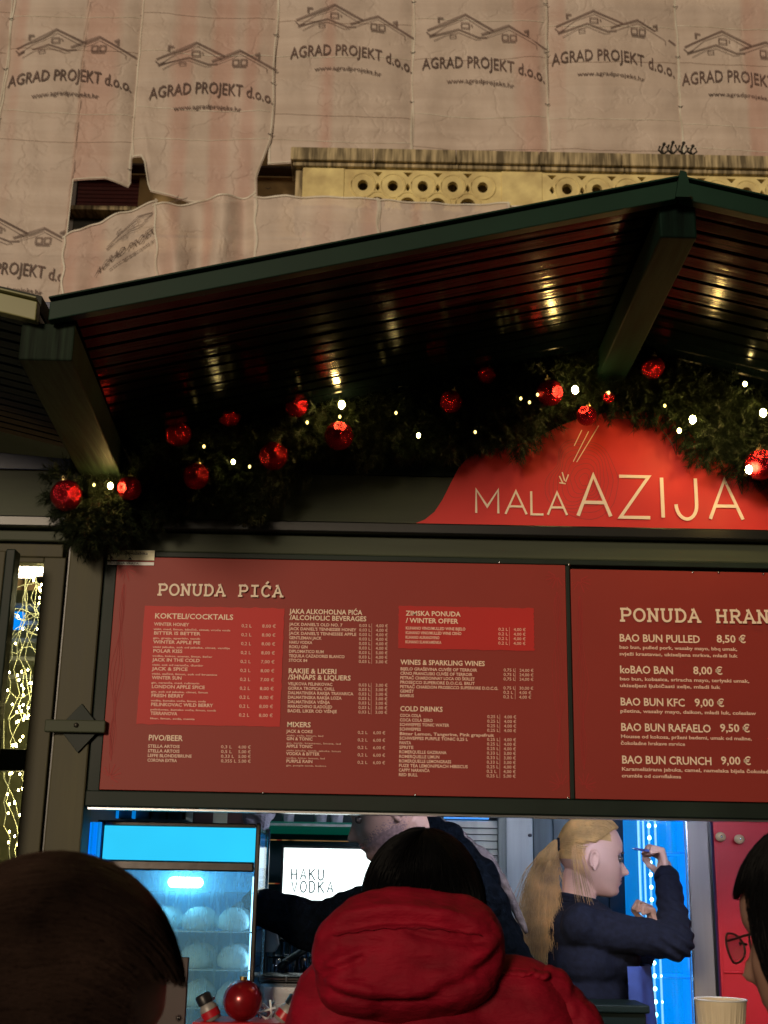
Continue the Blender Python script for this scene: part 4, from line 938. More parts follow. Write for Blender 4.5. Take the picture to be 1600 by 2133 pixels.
# shelf above with things
sh = thing('wall_shelf', 'dark green glass shelf above the steamer with pale edge', 'shelf')
a = at(540, 1722, 4.7); b = at(760, 1722, 4.7); box('board', -.76, at(745, 1715, 4.7).x+.05, 4.55, 5.24, a.z, a.z+.012, 'greenstrip', sh, .002); box('front_edge', -.76, at(745, 1715, 4.7).x+.05, 4.540, 4.549, a.z-.002, a.z+.006, 'pale', sh, 0)
for (px, lb) in ((600, 'small clear glass leftmost on the green shelf'), (668, 'clear tumbler beside the printed box on the shelf'), (702, 'clear tumbler nearest the man on the shelf')):
    c = at(px, 1706, 4.62); t = thing('drinking_glass', lb, 'glass', group='glasses on the green shelf'); t.location = (c.x, c.y, a.z+.0125)
    obj('glass_body', MB().lathe([(.02, 0), (.026, .07), (.024, .07), (.018, .005)], (0, 0, 0), 14), 'plastic', t, True)
    obj('glass_rim', MB().tube([(.026*math.cos(q*PI/8), .026*math.sin(q*PI/8), .07) for q in range(17)], .0015, 5), 'white', t)
ub = thing('ceiling_rack', 'dark overhead rack of teal crates above the steamer', 'rack')
a = at(245, 1700, 3.9); b = at(385, 1700, 3.9); box('crate', a.x, b.x, 3.9, 4.3, at(300, 1706, 3.9).z, at(300, 1650, 3.9).z, 'planks_d', ub, .01)
for k in range(5): X = a.x+(b.x-a.x)*k/4; box('slat', X-.004, X+.004, 3.88, 3.899, at(300, 1706, 3.9).z, at(300, 1650, 3.9).z, 'ledback' if k < 2 else 'dkgreen', ub, .001)
c0_ = at(205, 1712, 3.5); c1_ = at(380, 1718, 3.5); obj('rail', MB().tube([c0_, c1_], .006, 8), 'steel', ub, True)
bx = thing('cardboard_box', 'reddish brown cardboard box behind the top of the steamer', 'box'); a = at(400, 1722, 3.75); b = at(518, 1680, 3.75)
box('carton', a.x, b.x, 3.75, 4.0, a.z, b.z+.03, 'brownbox', bx, .006)
box('tape', (a.x+b.x)/2-.02, (a.x+b.x)/2+.02, 3.748, 3.7495, a.z, b.z+.03, 'label', bx, 0)
random.seed(3)
bag = MB().ell((0, 0, 0), (.045, .03, .045), 26, 18); bag.v = [tuple(Vector(v)*(1+.38*noise.noise(Vector(v)*42))) for v in bag.v]
bo = obj('plastic_bag', bag, 'plastic'); bo.location = at(542, 1694, 3.62); tag(bo, 'crinkled white plastic bag hanging at the steamer\'s top right corner', 'bag')
# lit screen
scn = thing('lit_screen', 'glowing white screen showing HAKU VODKA in grey letters', 'screen')
a = at(592, 1766, 4.6); b = at(800, 1878, 4.6)
box('housing', a.x-.01, b.x+.01, 4.61, 4.66, b.z-.01, a.z+.01, 'dark', scn, .004); box('display', a.x, b.x, 4.602, 4.609, b.z, a.z, 'screen', scn, 0)
for (w_, yb, hh) in (('HAKU', 1832, 20), ('VODKA', 1858, 20)):
    mb = MB(); p = at(607, yb, 4.6); k = 0; x = p.x; pit = .0305
    G = {'H': [[(0, 0), (0, 1)], [(.7, 0), (.7, 1)], [(0, .5), (.7, .5)]], 'A': [[(0, 0), (.4, 1), (.8, 0)], [(.15, .35), (.65, .35)]], 'K': [[(0, 0), (0, 1)], [(.7, 1), (0, .42)], [(.2, .58), (.75, 0)]],
         'U': [[(0, 1), (0, .35)]+arc(.35, .33, .35, .33, 180, 360)[1:]+[(.7, 1)]], 'V': [[(0, 1), (.38, 0), (.76, 1)]], 'O': [arc(.4, .5, .4, .5, 0, 360, 16)], 'D': [[(0, 0), (0, 1), (.3, 1)]+arc(.3, .5, .42, .5, 90, -90)+[(0, 0)]]}
    for ch in w_:
        for pl in G[ch]: ribbon(mb, [(x+q*.025, p.z+r_*hh/560) for q, r_ in pl], 0.0048, 4.6008-.0002*k, .0004); k += 1
        for s_ in (0, .7):
            if ch in 'HK': ribbon(mb, [(x+(s_-.12)*.025, p.z), (x+(s_+.12)*.025, p.z)], .002, 4.600-.0002*k, .0004); k += 1
        x += pit
    obj('lettering', mb, 'screenink', scn)
# things on the back worktop
wt = thing('steel_worktop', 'stainless worktop behind the steamer under the glass rack', 'worktop')
zw = at(620, 2062, 4.1).z
box('top', -.25, .12, 4.05, 4.5, zw-.02, zw, 'steel', wt, .004); box('front', -.24, .11, 4.07, 4.48, .15, zw-.021, 'steel', wt, .004)
sb = thing('steel_box', 'low stainless steel box at the counter right of the steamer', 'container')
a = at(540, 2045, 3.5); b = at(652, 2085, 3.5); box('body', a.x, b.x-.006, 3.5, 3.66, 1.2005, a.z, 'steel', sb, .012); box('lid', a.x-.004, b.x, 3.495, 3.665, a.z+.001, a.z+.014, 'chrome', sb, .004)
obj('lid_seam', MB().box((a.x+b.x)/2-.002, (a.x+b.x)/2+.002, 3.49, 3.4945, a.z+.002, a.z+.013), 'dark', sb)
rk = thing('wire_rack', 'wire rack of upturned glasses behind the man\'s arm', 'rack')
a = at(555, 2035, 4.0); b = at(690, 1962, 4.0); mb = MB()
for k in range(9):
    X = a.x+(b.x-a.x)*k/8; mb.tube([(X, 4.0, zw+.001), (X, 4.0, b.z), (X, 4.25, b.z), (X, 4.25, zw+.001)], .0022, 5)
for k in range(4):
    z = zw+.004+(b.z-zw-.004)*k/3; mb.tube([(a.x, 3.998, z), (b.x, 3.998, z)], .0022, 5)
obj('wires', mb, 'chrome', rk); box('base_bar', a.x, b.x, 3.99, 4.26, zw+.0005, zw+.006, 'chrome', rk, 0)
for k in range(7):
    t = thing('upturned_glass', ('leftmost', 'second', 'third', 'middle', 'fifth', 'sixth', 'rightmost')[k]+' upturned glass in the wire rack by the steel box', 'glass', group='glasses in the wire rack'); t.location = (a.x+.018+(b.x-a.x-.03)*k/6, 4.06+.06*(k % 3), zw+.0065)
    obj('glass_body', MB().lathe([(.018, 0), (.02, .05), (.016, .085), (.0, .087)], (0, 0, 0), 12), 'chrome' if k % 2 else 'clear', t, True)
    obj('glass_foot', MB().lathe([(.0, .0875), (.012, .0875), (.012, .092), (.0, .093)], (0, 0, 0), 12), 'clear', t, True)
a = at(593, 2008, 3.72); b = at(682, 1952, 3.72); b2 = MB().tube([a, b], .007, 8)
tg = thing('long_tongs', 'black handled tongs leaning diagonally beneath the man\'s arm', 'tongs'); obj('handle', b2, 'dark', tg, True); obj('bright_edge', MB().tube([a+Vector((-.006, -.006, .009)), b+Vector((-.006, -.006, .009))], .0022, 6), 'white', tg)
obj('grip', MB().cap(a-Vector((.01, 0, .007)), a, .011, .011, 8), 'dark', tg, True)
pc = at(560, 1945, 3.62); np_ = MB().prism([(pc.x-.035, pc.z-.05), (pc.x+.012, pc.z-.05), (pc.x+.022, pc.z-.03), (pc.x+.012, pc.z+.012), (pc.x-.02, pc.z+.025), (pc.x-.035, pc.z+.01)], 3.70, 3.74)
tag(obj('paper_cloth', np_, 'white', bevel=.006), 'folded pale cloth tucked right of the steamer', 'cloth')
# slatted blind, planks, door, LED unit, pillar, red wall
bl = thing('slatted_blind', 'pale horizontal slats stacked behind the man\'s shoulder', 'blind')
YL = 4.75; a = at(925, 1700, YL); b = at(1036, 1700, YL); ztop = at(980, 1693, YL).z
box('light_strip', a.x, b.x-.03, YL, YL+.02, at(980, 1706, YL).z, ztop, M['ledback'], bl, 0)
zz = at(980, 1707, YL).z
for k in range(14):
    h_ = .022+.006*(k % 3 == 0); obj('slat', MB().hexa([(a.x,YL-.006,zz-h_),(b.x,YL-.006,zz-h_),(b.x,YL+.012,zz-h_+.003),(a.x,YL+.012,zz-h_+.003),(a.x,YL+.004,zz-.004),(b.x,YL+.004,zz-.004),(b.x,YL+.018,zz-.002),(a.x,YL+.018,zz-.002)]), 'pale', bl, bevel=.001); zz -= h_
box('side_post', b.x+.001, b.x+.030, YL-.02, YL+.02, .15, ztop+.1, 'planks', bl, .003)
YP = 4.85
dw = thing('plank_partition', 'grey green vertical plank partition behind the blond worker', 'partition')
for (pa, pb_, m_) in ((1036, 1055, 'black'), (1055, 1112, 'pale'), (1112, 1154, 'planks_d'), (1154, 1200, 'planks_d'), (1200, 1268, 'doorblk'), (1268, 1338, 'doorblk')):
    a = at(pa, 1850, YP); b = at(pb_, 1850, YP); box('plank', a.x+.001, b.x-.001, YP+(.01 if m_ == 'black' else 0), YP+.03, .15, 2.3, m_, dw, .003)
c = at(1104, 1740, YP-.002); obj('knot_hole', MB().ell(c, (.008, .003, .006), 10, 6), 'dark', dw)
led = thing('led_fridge', 'tall bright blue LED lit fridge at the worker\'s hand', 'fridge')
YE = 4.5; xa = at(1341, 1900, YE).x; xb = at(1452, 1900, YE).x; z0 = .15; z1 = 2.3
box('back_panel', xa, xb, YE+.25, YE+.26, z0, z1, 'ledbar', led, 0); box('side_panel', xa-.012, xa-.001, YE, YE+.26, z0, z1, M['ledback'], led, 0); box('side_panel', xb+.001, xb+.012, YE, YE+.26, z0, z1, M['ledback'], led, 0)
box('edge_light', xa-.012, xa-.006, YE-.006, YE-.001, z0, z1, 'ledline', led, 0); box('edge_light', xa+.006, xa+.011, YE-.004, YE+.002, z0, z1, 'ledline', led, 0)
box('door_glass', xa, xb, YE+.003, YE+.006, z0, z1, 'glass', led, 0)
for k in range(9): z = .35+k*.2; box('shelf', xa+.004, xb-.004, YE+.03, YE+.245, z, z+.006, 'ledback', led, 0)
for j, (X, mm) in enumerate((((xa+.030), 1), ((xa+.052), 1), (xb-.012, 0))):
    box('led_rail', X-.003, X+.003, YE+.012, YE+.018, z0, z1, M['ledline'] if mm else M['ledback'], led, 0)
d0 = obj('led', MB().ell((0, 0, 0), (.0075, .005, .0085), 8, 6), 'leddot', led, True); first = True
for k in range(20):
    for j, X in enumerate((xa+.030, xa+.052)):
        z = 1.2+k*.04
        if j and k % 2: continue
        o = d0 if first else copy_mesh(d0, led); first = False; o.location = (X, YE+.008, z); o.scale = (.8, 1, .8) if j == 0 else (.4, 1, .5)
box('handle', xb-.03, xb-.018, YE-.03, YE-.02, at(1420, 2020, YE).z, at(1420, 2012, YE).z+.03, 'ledline', led, .002)
gp = thing('grey_pillar', 'grey metal pillar between the blue fridge and red wall', 'pillar'); Yg = 4.35
a = at(1440, 1900, Yg); b = at(1484, 1900, Yg); box('shaft', a.x, b.x, Yg, Yg+.06, .15, 2.4, 'gpost', gp, .004); box('dark_edge', b.x+.0005, b.x+.009, Yg+.002, Yg+.055, .15, 2.4, 'black', gp, 0); box('bright_edge', a.x-.004, a.x-.0005, Yg+.002, Yg+.02, .15, 2.4, 'steel', gp, 0)
rw = thing('red_wall_panel', 'glossy crimson wall panel with pale wooden knobs', 'panel'); 
YRd = 4.36; a = at(1494, 1900, YRd)
box('panel', a.x, XR-.03, YRd, YRd+.03, .15, 2.4, 'redwall', rw, .002); box('trim', a.x, a.x+.01, YRd-.006, YRd-.0005, .15, 2.4, 'redwall', rw, .001)
box('cross_rail', a.x+.011, XR-.03, YRd-.008, YRd-.0005, at(1560, 2024, YRd).z-.006, at(1560, 2024, YRd).z, 'redwall', rw, .002)
for (px, py) in ((1501, 1743), (1540, 1748)):
    c = at(px, py, YRd-.03); obj('knob', MB().ell(c, (.017, .014, .015), 14, 10).tube([c, c+Vector((0, .03, 0))], .008, 8), 'knob', rw, True)
    obj('knob_screw', MB().ell(c+Vector((0, -.0145, 0)), (.004, .002, .004), 8, 5), 'steel', rw, True)
# low back counter in front of the woman
bc = thing('low_counter', 'dark green plank counter in front of the blond worker', 'counter'); Yk = 3.78
zk = at(1250, 2092, Yk).z; a = at(1185, 2100, Yk).x; b = at(1345, 2100, Yk).x
for k in range(5): box('plank', a, b, Yk, Yk+.02, zk-.02-(k+1)*.1, zk-.022-k*.1, 'dkgreen', bc, .003)
box('top', a-.01, b+.01, Yk-.01, Yk+.2, zk-.021, zk, 'dkgreen', bc, .004)

# ---- things on the counter, front
zc = 1.2005
tr = thing('red_tray', 'red plastic tray of trinkets on the front counter', 'tray'); Yt = 3.06
a = at(408, 2118, Yt); b = at(612, 2118, Yt); zt_ = a.z
mb = MB(); xm = (a.x+b.x)/2; w2 = (b.x-a.x)/2
mb.hexa([(a.x+.02, Yt, zc), (b.x-.02, Yt, zc), (b.x-.02, Yt+.12, zc), (a.x+.02, Yt+.12, zc), (a.x, Yt-.01, zt_-.02), (b.x, Yt-.01, zt_-.02), (b.x, Yt+.13, zt_-.02), (a.x, Yt+.13, zt_-.02)])
obj('tub', mb, 'redplastic', tr, bevel=.006); box('rim', a.x-.006, b.x+.006, Yt-.016, Yt+.136, zt_-.019, zt_-.009, 'redplastic', tr, .004)
c = at(505, 2096, Yt+.03); tb = thing('christmas_bauble', 'big dark red bauble lying in the red tray on the counter', 'bauble'); tb.location = (c.x, c.y, zt_-.008+.042)
obj('ball', MB().ell((0, 0, 0), .044, 32, 20), 'apple', tb, True); obj('cap', MB().lathe([(.009, .042), (.009, .05), (0, .051)], (0, 0, 0), 12), 'cap', tb)
def bottle(px, py, lb, tilt, capm='dark'):
    t = thing('small_bottle', lb, 'bottle'); c = at(px, py, Yt+.01); t.location = (c.x, c.y, zt_-.008); t.rotation_euler = (0, tilt, 0)
    obj('body', MB().lathe([(.0, .0), (.019, .001), (.020, .03), (.014, .040)], (0, 0, 0), 16), 'gpost', t, True); obj('cap', MB().lathe([(.017, .040), (.018, .058), (.015, .062), (0, .063)], (0, 0, 0), 14), capm, t, True)
    obj('label_band', MB().lathe([(.0205, .008), (.0208, .024)], (0, 0, 0), 16), 'redplastic', t, True)
bottle(447, 2100, 'small white bottle with black cap tilted left in red tray', -.5); bottle(585, 2105, 'small white bottle with black cap tilted right beside customer\'s coat', .6)
c = at(425, 2106, Yt+.05); st_ = obj('straw', MB().tube([c, c+Vector((.022, 0, .03))], .003, 6), 'white'); tag(st_, 'short white straw stub left of the black capped bottle', 'straw')
c = at(552, 2100, Yt+.07); ck = thing('paper_strip_pile', 'pale crumpled paper strips between bauble and right bottle', 'paper')
for k in range(6):
    q = c+Vector((random.uniform(-.02, .02), random.uniform(-.02, .02), 0)); q.z = zt_-.006
    obj('strip', MB().tube([q, q+Vector((random.uniform(-.02, .02), 0, .012)), q+Vector((random.uniform(-.03, .03), 0, .02+.004*k))], .0028, 5), 'white' if k % 2 else 'steel', ck, True)
mh = thing('menu_holder', 'dark brown upright card holder by the left customer\'s head', 'card holder'); a = at(352, 1995, 3.0); b = at(388, 1995, 3.0)
box('card', a.x-.03, b.x, 3.04, 3.055, zc+.02, a.z, 'brown', mh, .002); box('foot', a.x-.04, b.x+.01, 3.04, 3.10, zc, zc+.019, 'brown', mh, .003)
cu_ = thing('paper_cup', 'ribbed pale paper cup at the lower right of the counter', 'cup'); c = at(1501, 2082, 3.12); cu_.location = (c.x, c.y, zc)
hh = c.z-zc; n_ = 72
mb = MB().lathe([(.036, 0), (.036+.020*.6, hh*.6), (.0575, hh), (.0545, hh), (.045, hh*.6), (.034, .004)], (0, 0, 0), n_, lambda a_, z_: 1+(.02*(1 if math.sin(a_*24) > 0 else -1) if z_ < hh*.99 else 0))
obj('cup_wall', mb, 'cup', cu_); obj('rim', MB().tube([(.0575*math.cos(q*PI/16), .0575*math.sin(q*PI/16), hh) for q in range(33)], .0025, 6), 'white', cu_, True)

# ================================================================== people
def remesh(mb, name, m, parent, vox, smooth=4, disp=None, label=None, m2f=None):
    me = bpy.data.meshes.new('tmp'); me.from_pydata([tuple(v) for v in mb.v], [], mb.f); me.update()
    bm = bmesh.new(); bm.from_mesh(me); bmesh.ops.recalc_face_normals(bm, faces=bm.faces); bm.to_mesh(me); bm.free()
    o = bpy.data.objects.new('tmp', me); C.objects.link(o)
    r = o.modifiers.new('r', 'REMESH'); r.mode = 'VOXEL'; r.voxel_size = vox
    if smooth: s = o.modifiers.new('s', 'SMOOTH'); s.iterations = smooth; s.factor = .5
    bpy.context.view_layer.update(); m2 = bpy.data.meshes.new_from_object(o.evaluated_get(bpy.context.evaluated_depsgraph_get()))
    bpy.data.objects.remove(o); bpy.data.meshes.remove(me)
    if disp:
        ns = [v.normal.copy() for v in m2.vertices]
        for v, n_ in zip(m2.vertices, ns): v.co += n_*disp(v.co)
    m2.materials.clear(); m2.materials.append(M[m]); m2.shade_smooth()
    if m2f:
        m2.materials.append(M[m2f[0]])
        for p_ in m2.polygons:
            if m2f[1](p_.center): p_.material_index = 1; m2.name = name
    q = bpy.data.objects.new(name, m2); C.objects.link(q); q.parent = parent
    if label: q['label'] = label
    return q
prof = interp([(-.125, .045), (-.118, .072), (-.108, .091), (-.097, .097), (-.085, .0925), (-.075, .0995), (-.070, .1000), (-.066, .0955), (-.060, .1005), (-.052, .0965), (-.03, .0945), (0, .0895), (.012, .092), (.025, .098), (.05, .096), (.08, .078), (.10, .055), (.118, .0)])
nose = interp([(-.056, 0), (-.050, .012), (-.044, .030), (-.038, .0355), (-.030, .031), (-.015, .018), (0, .008), (.012, .002), (.02, 0)])
nsig = interp([(-.056, .013), (-.04, .0115), (-.02, .0075), (.01, .006)])
def head(R, c, s=1.0, nk=.8):
    """face toward +X, up +Z, local; R rotation, c centre (eye level)"""
    bm = bmesh.new(); bmesh.ops.create_icosphere(bm, subdivisions=6, radius=1.0); mb = MB(); vs = []
    for v in bm.verts:
        d = v.co; z = d.z*.118
        w = math.sqrt(max(0, 1-d.z*d.z)); ang = math.atan2(d.y, d.x)
        ry = .076*(1-.36*max(0, min(1, (-z-.02)/.1))**1.3); rxf = .092 if z > 0 else .092
        rxb = .100 if z > -.02 else .100-.045*min(1, (-z-.02)/.08)
        x = d.x*(rxf if d.x > 0 else rxb); y = d.y*ry
        sq = (abs(d.z)**2.0)
        if z < 0: 
            k = min(1, -z/.118); bl_ = (1+.22*k*(1-max(0, k-.75)*3.4)); x *= bl_ if d.x > 0 else 1; y *= 1+.18*k*(1-k*.6)
        if d.x > 0:
            cosn = max(0, d.x/max(w, 1e-4)); f = math.exp(-(y/.045)**2)
            tgt = prof(z)*math.sqrt(max(0, 1-(y/.085)**2)); x = x*(1-f)+tgt*f*(1 if w > .02 else 0)
            x += nk*nose(z)*math.exp(-(y/nsig(z))**2)
            for sy in (-1, 1):
                x -= .009*math.exp(-((y-sy*.031)/.016)**2-((z-.001)/.012)**2); x += .0065*math.exp(-((y-sy*.031)/.011)**2-((z+.001)/.006)**2)
                x += .004*math.exp(-((y-sy*.045)/.018)**2-((z+.035)/.018)**2)
        vs.append(Vector((x, y, z)))
    fs = [tuple(q.index for q in f.verts) for f in bm.faces]; bm.free()
    ear = MB()
    for sy in (-1, 1):
        cx, cy, cz = -.010, sy*.072, -.016; pts = []; rr = []
        for i in range(15):
            a_ = math.radians(-60+i*300/14.); pts.append(Vector((cx+.0-.013*math.cos(a_)*1.0, cy+sy*(.007+.003*math.cos(a_)), cz+.025*math.sin(a_)))); rr.append(.0045)
        ear.tube(pts, rr, 8); ear.ell((cx+.002, cy+sy*.002, cz), (.011, .004, .022), 12, 8); ear.ell((cx+.004, cy+sy*.005, cz-.025), (.007, .005, .008), 10, 6)
    mb.add([c+R @ (v*s) for v in vs], fs); mb.add([c+R @ (Vector(v)*s) for v in ear.v], ear.f)
    return mb
def face_bits(par, R, c, s=1.0, browm='brow', lipm='lip', eyes=True):
    for sy in (-1, 1):
        mb = MB(); pts = [c+R @ (Vector((.0945-.35*abs(y-.03)-.18*max(0, y-.03), sy*y, .019-.5*max(0, y-.04)-.1*max(0, .03-y)))*s) for y in (.014, .022, .030, .038, .046, .052)]
        mb.tube(pts, [.0012, .0026, .0028, .0026, .002, .001], 6); obj('eyebrow', mb, browm, par, True)
        if eyes:
            e_ = MB().ell(c+R @ (Vector((.0815, sy*.031, -.001))*s), .0108*s, 14, 10); obj('eye', e_, 'eye', par, True)
            mb = MB(); mb.tube([c+R @ (Vector((.0918-.5*abs(y-.03)*.5-.25*max(0, y-.03), sy*y, -.002+.10*(.5-abs(y-.031)*20)*.02))*s) for y in (.020, .025, .031, .037, .043)], [.0008, .0017, .002, .0017, .0009], 6); obj('eyelash_line', mb, 'brow', par, True)
    mb = MB()
    for z_, xx, r_ in ((-.0625, .0985, .0032), (-.0715, .0978, .0038)):
        mb.tube([c+R @ (Vector((xx-7*(y*y), y, z_+.05*abs(y)))*s) for y in (-.021, -.014, -.007, 0, .007, .014, .021)], [.0006, r_*.8, r_, r_, r_, r_*.8, .0006], 8)
    obj('lips', mb, lipm, par, True)
def hand(mb, w, d, palmn, curl=.5, s=1.0, grip=None):
    """w wrist, d direction of the hand, palmn palm normal"""
    d = Vector(d).normalized(); pn = Vector(palmn); pn = (pn-d*pn.dot(d)).normalized(); sd = d.cross(pn).normalized()
    kn = []
    mb.cap(w, w+d*.03*s, .023*s, .024*s)
    for i in range(4):
        o = (i-1.5)*.019*s; L0 = (.078, .084, .081, .072)[i]*s; base = w+d*.022*s+sd*o*.7; k0 = w+d*L0+sd*o
        mb.cap(base, k0, .0125*s, .0105*s, 10); p = k0; dir_ = d.copy(); Ls = ((.040, .025, .020), (.044, .028, .022), (.040, .026, .021), (.032, .020, .018))[i]
        for j, l in enumerate(Ls):
            a_ = curl*(.8+.35*j)*(1+.08*i); dir_ = (dir_*math.cos(a_)+pn*math.sin(a_)*(1)).normalized() if j == 0 else (Matrix.Rotation(a_, 3, d.cross(pn)) @ dir_).normalized()
            q = p+dir_*l*s; mb.cap(p, q, (.0095-.0011*j)*s, (.0088-.0012*j)*s, 10); p = q
    b0 = w+d*.018*s-sd*.018*s; b1 = b0+(d*.5-sd*.55+pn*.45).normalized()*.038*s; b2 = b1+(d*.75-sd*.05+pn*.6).normalized()*.030*s; b3 = b2+(d*.75+sd*.25+pn*.5).normalized()*.024*s
    mb.cap(b0, b1, .015*s, .0115*s, 10); mb.cap(b1, b2, .0112*s, .0098*s, 10); mb.cap(b2, b3, .0096*s, .008*s, 10)
def strands(n, f, seg=8, r=.0009, seed=1):
    random.seed(seed); mb = MB()
    for i in range(n):
        pts = f(i)
        if pts: mb.tube(pts, [r*(1-.6*k/(len(pts)-1)) for k in range(len(pts))], 3, False)
    return mb
def yaw(a): return Matrix.Rotation(math.radians(a), 3, 'Z')
def pitchm(a): return Matrix.Rotation(math.radians(a), 3, 'Y')   # positive: face looks down

# ---- blond worker
Yw = 4.12
wom = thing('person', 'blond ponytailed worker in navy jumper and blue apron writing at the blue fridge', 'person')
hc = at(1231, 1782, Yw); Rw = yaw(6) @ pitchm(6)
body = head(Rw, hc, .99, .9)
neck0 = hc+Rw @ Vector((-.03, 0, -.10)); chest = at(1222, 2000, Yw+.02)
sh_r = at(1212, 1925, Yw-.12)+Vector((.0, 0, 0)); sh_l = at(1235, 1925, Yw+.15)
base_n = at(1205, 1905, Yw)
body.cap(neck0+Vector((0, 0, .03)), base_n, .050, .056); body.cap(base_n+Vector((0, 0, -.05)), chest+Vector((0, 0, -.35)), .09, .10); body.cap(sh_r, sh_l, .04, .04)
elb = at(1408, 1962, Yw-.14); wr = at(1388, 1822, Yw-.02)
elb_l = at(1330, 1990, Yw+.16); wr_l = at(1366, 1940, Yw+.17)
body.cap(sh_r, elb, .038, .032); body.cap(elb, wr, .033, .022); hd = at(1376, 1772, Yw+.02)-wr
hand(body, wr, hd, (-1, .15, .1), 1.15, .95)
body.cap(sh_l, elb_l, .036, .03); body.cap(elb_l, wr_l, .03, .021); hand(body, wr_l, at(1356, 1900, Yw+.17)-wr_l, (-1, -.1, .2), 1.1, .9)
remesh(body, 'body', 'skin', wom, .0032, 2)
face_bits(wom, Rw, hc, .99)
# jumper
def jdisp(co):
    t = (co-elb); k = math.exp(-(t.length/.16)**2); up = max(0, min(1, (co.x-elb.x+.10)/.08))
    return .0035*noise.noise(co*26)+.004*noise.noise(co*11)+.0045*k*math.sin((co.z*1.0+co.x*.6)*190)*up
jm = MB(); jm.cap(sh_r+Vector((0, .01, -.01)), elb, .062, .052); jm.cap(elb, wr+(elb-wr)*.02, .054, .037)
jm.cap(sh_l, elb_l, .058, .05); jm.cap(elb_l, wr_l+(elb_l-wr_l)*.15, .05, .036)
jm.cap(sh_r, sh_l, .062, .062); jm.cap(base_n+Vector((0, 0, -.02)), base_n+Vector((0, 0, -.10)), .062, .10)
for k in range(8):
    z = -.05-.09*k; jm.ell(base_n+Vector((.015, 0, z)), (.115+.006*k, .165-.008*abs(k-1), .10), 20, 12)
jm.ell(at(1262, 1990, Yw)+Vector((.01, 0, 0)), (.095, .13, .09), 18, 12)
remesh(jm, 'jumper', 'navy', wom, .0055, 6, jdisp)
cb = MB()   # collar
for k in range(4):
    cc = base_n+(neck0-base_n)*(.12+.16*k); cb.tube([cc+Vector((math.cos(q*PI/12)*(.060-.002*k), math.sin(q*PI/12)*(.064-.002*k), .010*math.cos(q*PI/12)*-1)) for q in range(25)], .0085, 8, False)
obj('collar', cb, 'navy', wom, True)
cuff = MB(); dv = (wr-elb).normalized(); cuff.tube([wr-dv*.022, wr-dv*.012, wr-dv*.001, wr+dv*.006], [.036, .039, .038, .034], 18); obj('cuff', cuff, 'navy', wom, True)
tm = MB(); hp = base_n+Vector((.02, 0, -.62)); fl_ = .15
for s_ in (-1, 1): tm.cap(hp+Vector((0, s_*.07, 0)), Vector((hp.x+.01, hp.y+s_*.08, fl_+.42)), .095, .065); tm.cap(Vector((hp.x+.01, hp.y+s_*.08, fl_+.42)), Vector((hp.x, hp.y+s_*.08, fl_+.09)), .064, .048); tm.cap(Vector((hp.x-.03, hp.y+s_*.08, fl_+.045)), Vector((hp.x+.13, hp.y+s_*.08, fl_+.04)), .045, .038)
tm.ell(hp, (.13, .16, .12), 16, 10); remesh(tm, 'trousers', 'trouser', wom, .012, 4)
ap = []   # apron: hanging cloth front and side
na, nz_ = 40, 24
for j in range(nz_+1):
    v = j/nz_; z = at(1300, 2008, Yw).z-.60*v
    for i in range(na+1):
        q = math.radians(-62+i*130/na); r_ = .175+.035*v+.010*math.sin(q*13+.5*v)*(.3+v); ap.append((base_n.x+.035+r_*1.0*math.cos(q), base_n.y+(r_+.0)*math.sin(q)*.98, z))
obj('apron', MB().add(ap, [(j*(na+1)+i, j*(na+1)+i+1, (j+1)*(na+1)+i+1, (j+1)*(na+1)+i) for j in range(nz_) for i in range(na)]), 'apron', wom, True)
# hair: strands swept back from the forehead to a ponytail
pt = hc+Rw @ Vector((-.104, 0, .016))
def sw(i):
    a_ = random.uniform(-1, 1); u = random.random()
    st_ = Vector((.074-.080*abs(a_)**1.5-.01*u, .070*a_, .068+.020*(1-abs(a_))-.030*abs(a_)**2*1.2))
    if u > .5: st_ = Vector((.046-.085*abs(a_)-.09*random.random()*abs(a_), .077*math.copysign(abs(a_)**.6, a_), .058+.055*(1-abs(a_))-.07*random.random()*abs(a_)**1.5))
    e = Vector((-.104, 0, .016)); pts = []
    lift = random.uniform(1.02, 1.08)
    for k in range(9):
        t = k/8; p = st_*(1-t)+e*t
        # push out to the skull
        d = Vector((p.x/.103, p.y/.080, (p.z-.005)/.117)); L = d.length
        if L > .01: 
            tt = lift if k < 7 else 1+(lift-1)*(8-k)/2; p = Vector((d.x/L*.103, d.y/L*.080, d.z/L*.117+.005))*tt*(1-.0*t) if k not in (8,) else e
        pts.append(hc+Rw @ (p*.99+Vector((0, 0, .0012*math.sin(i+k)))))
    return pts
hb_ = strands(5500, sw, r=.0010, seed=2)
tiebase = pt
def pony(i):
    side = random.random()
    ex = random.gauss(0, .028); ey = random.gauss(0, .02); L = random.uniform(.20, .36)
    pts = []; a0 = pt+Vector((random.uniform(-.012, .012), random.uniform(-.014, .014), random.uniform(-.018, .018)))
    for k in range(10):
        t = k/9; out = -.045*math.sin(min(1, t*1.6)*PI/2)*random.uniform(.9, 1.1)
        pts.append(a0+Vector((out+ex*t*1.3-.012*t, ey*t*1.3, .012*math.sin(t*4)-L*t*t*.35-L*t*.65))+Vector((.004*math.sin(6*t+i), .003*math.cos(5*t+i), 0)))
    return pts
h2 = strands(1900, pony, r=.0009, seed=4); hb_.add(h2.v, h2.f)
def loose(i):
    a0 = hc+Rw @ Vector((-.065, -.062, .01+random.uniform(-.02, .02))); L = random.uniform(.12, .17)
    q_ = random.uniform(-.014, .014); return [a0+Vector((.010*math.sin(t*2.5)+.030*t*t+q_*(1+t)-.012*t, -.010-.012*t, -L*t)) for t in [k/9 for k in range(10)]]
h3 = strands(34, loose, r=.0009, seed=5); hb_.add(h3.v, h3.f)
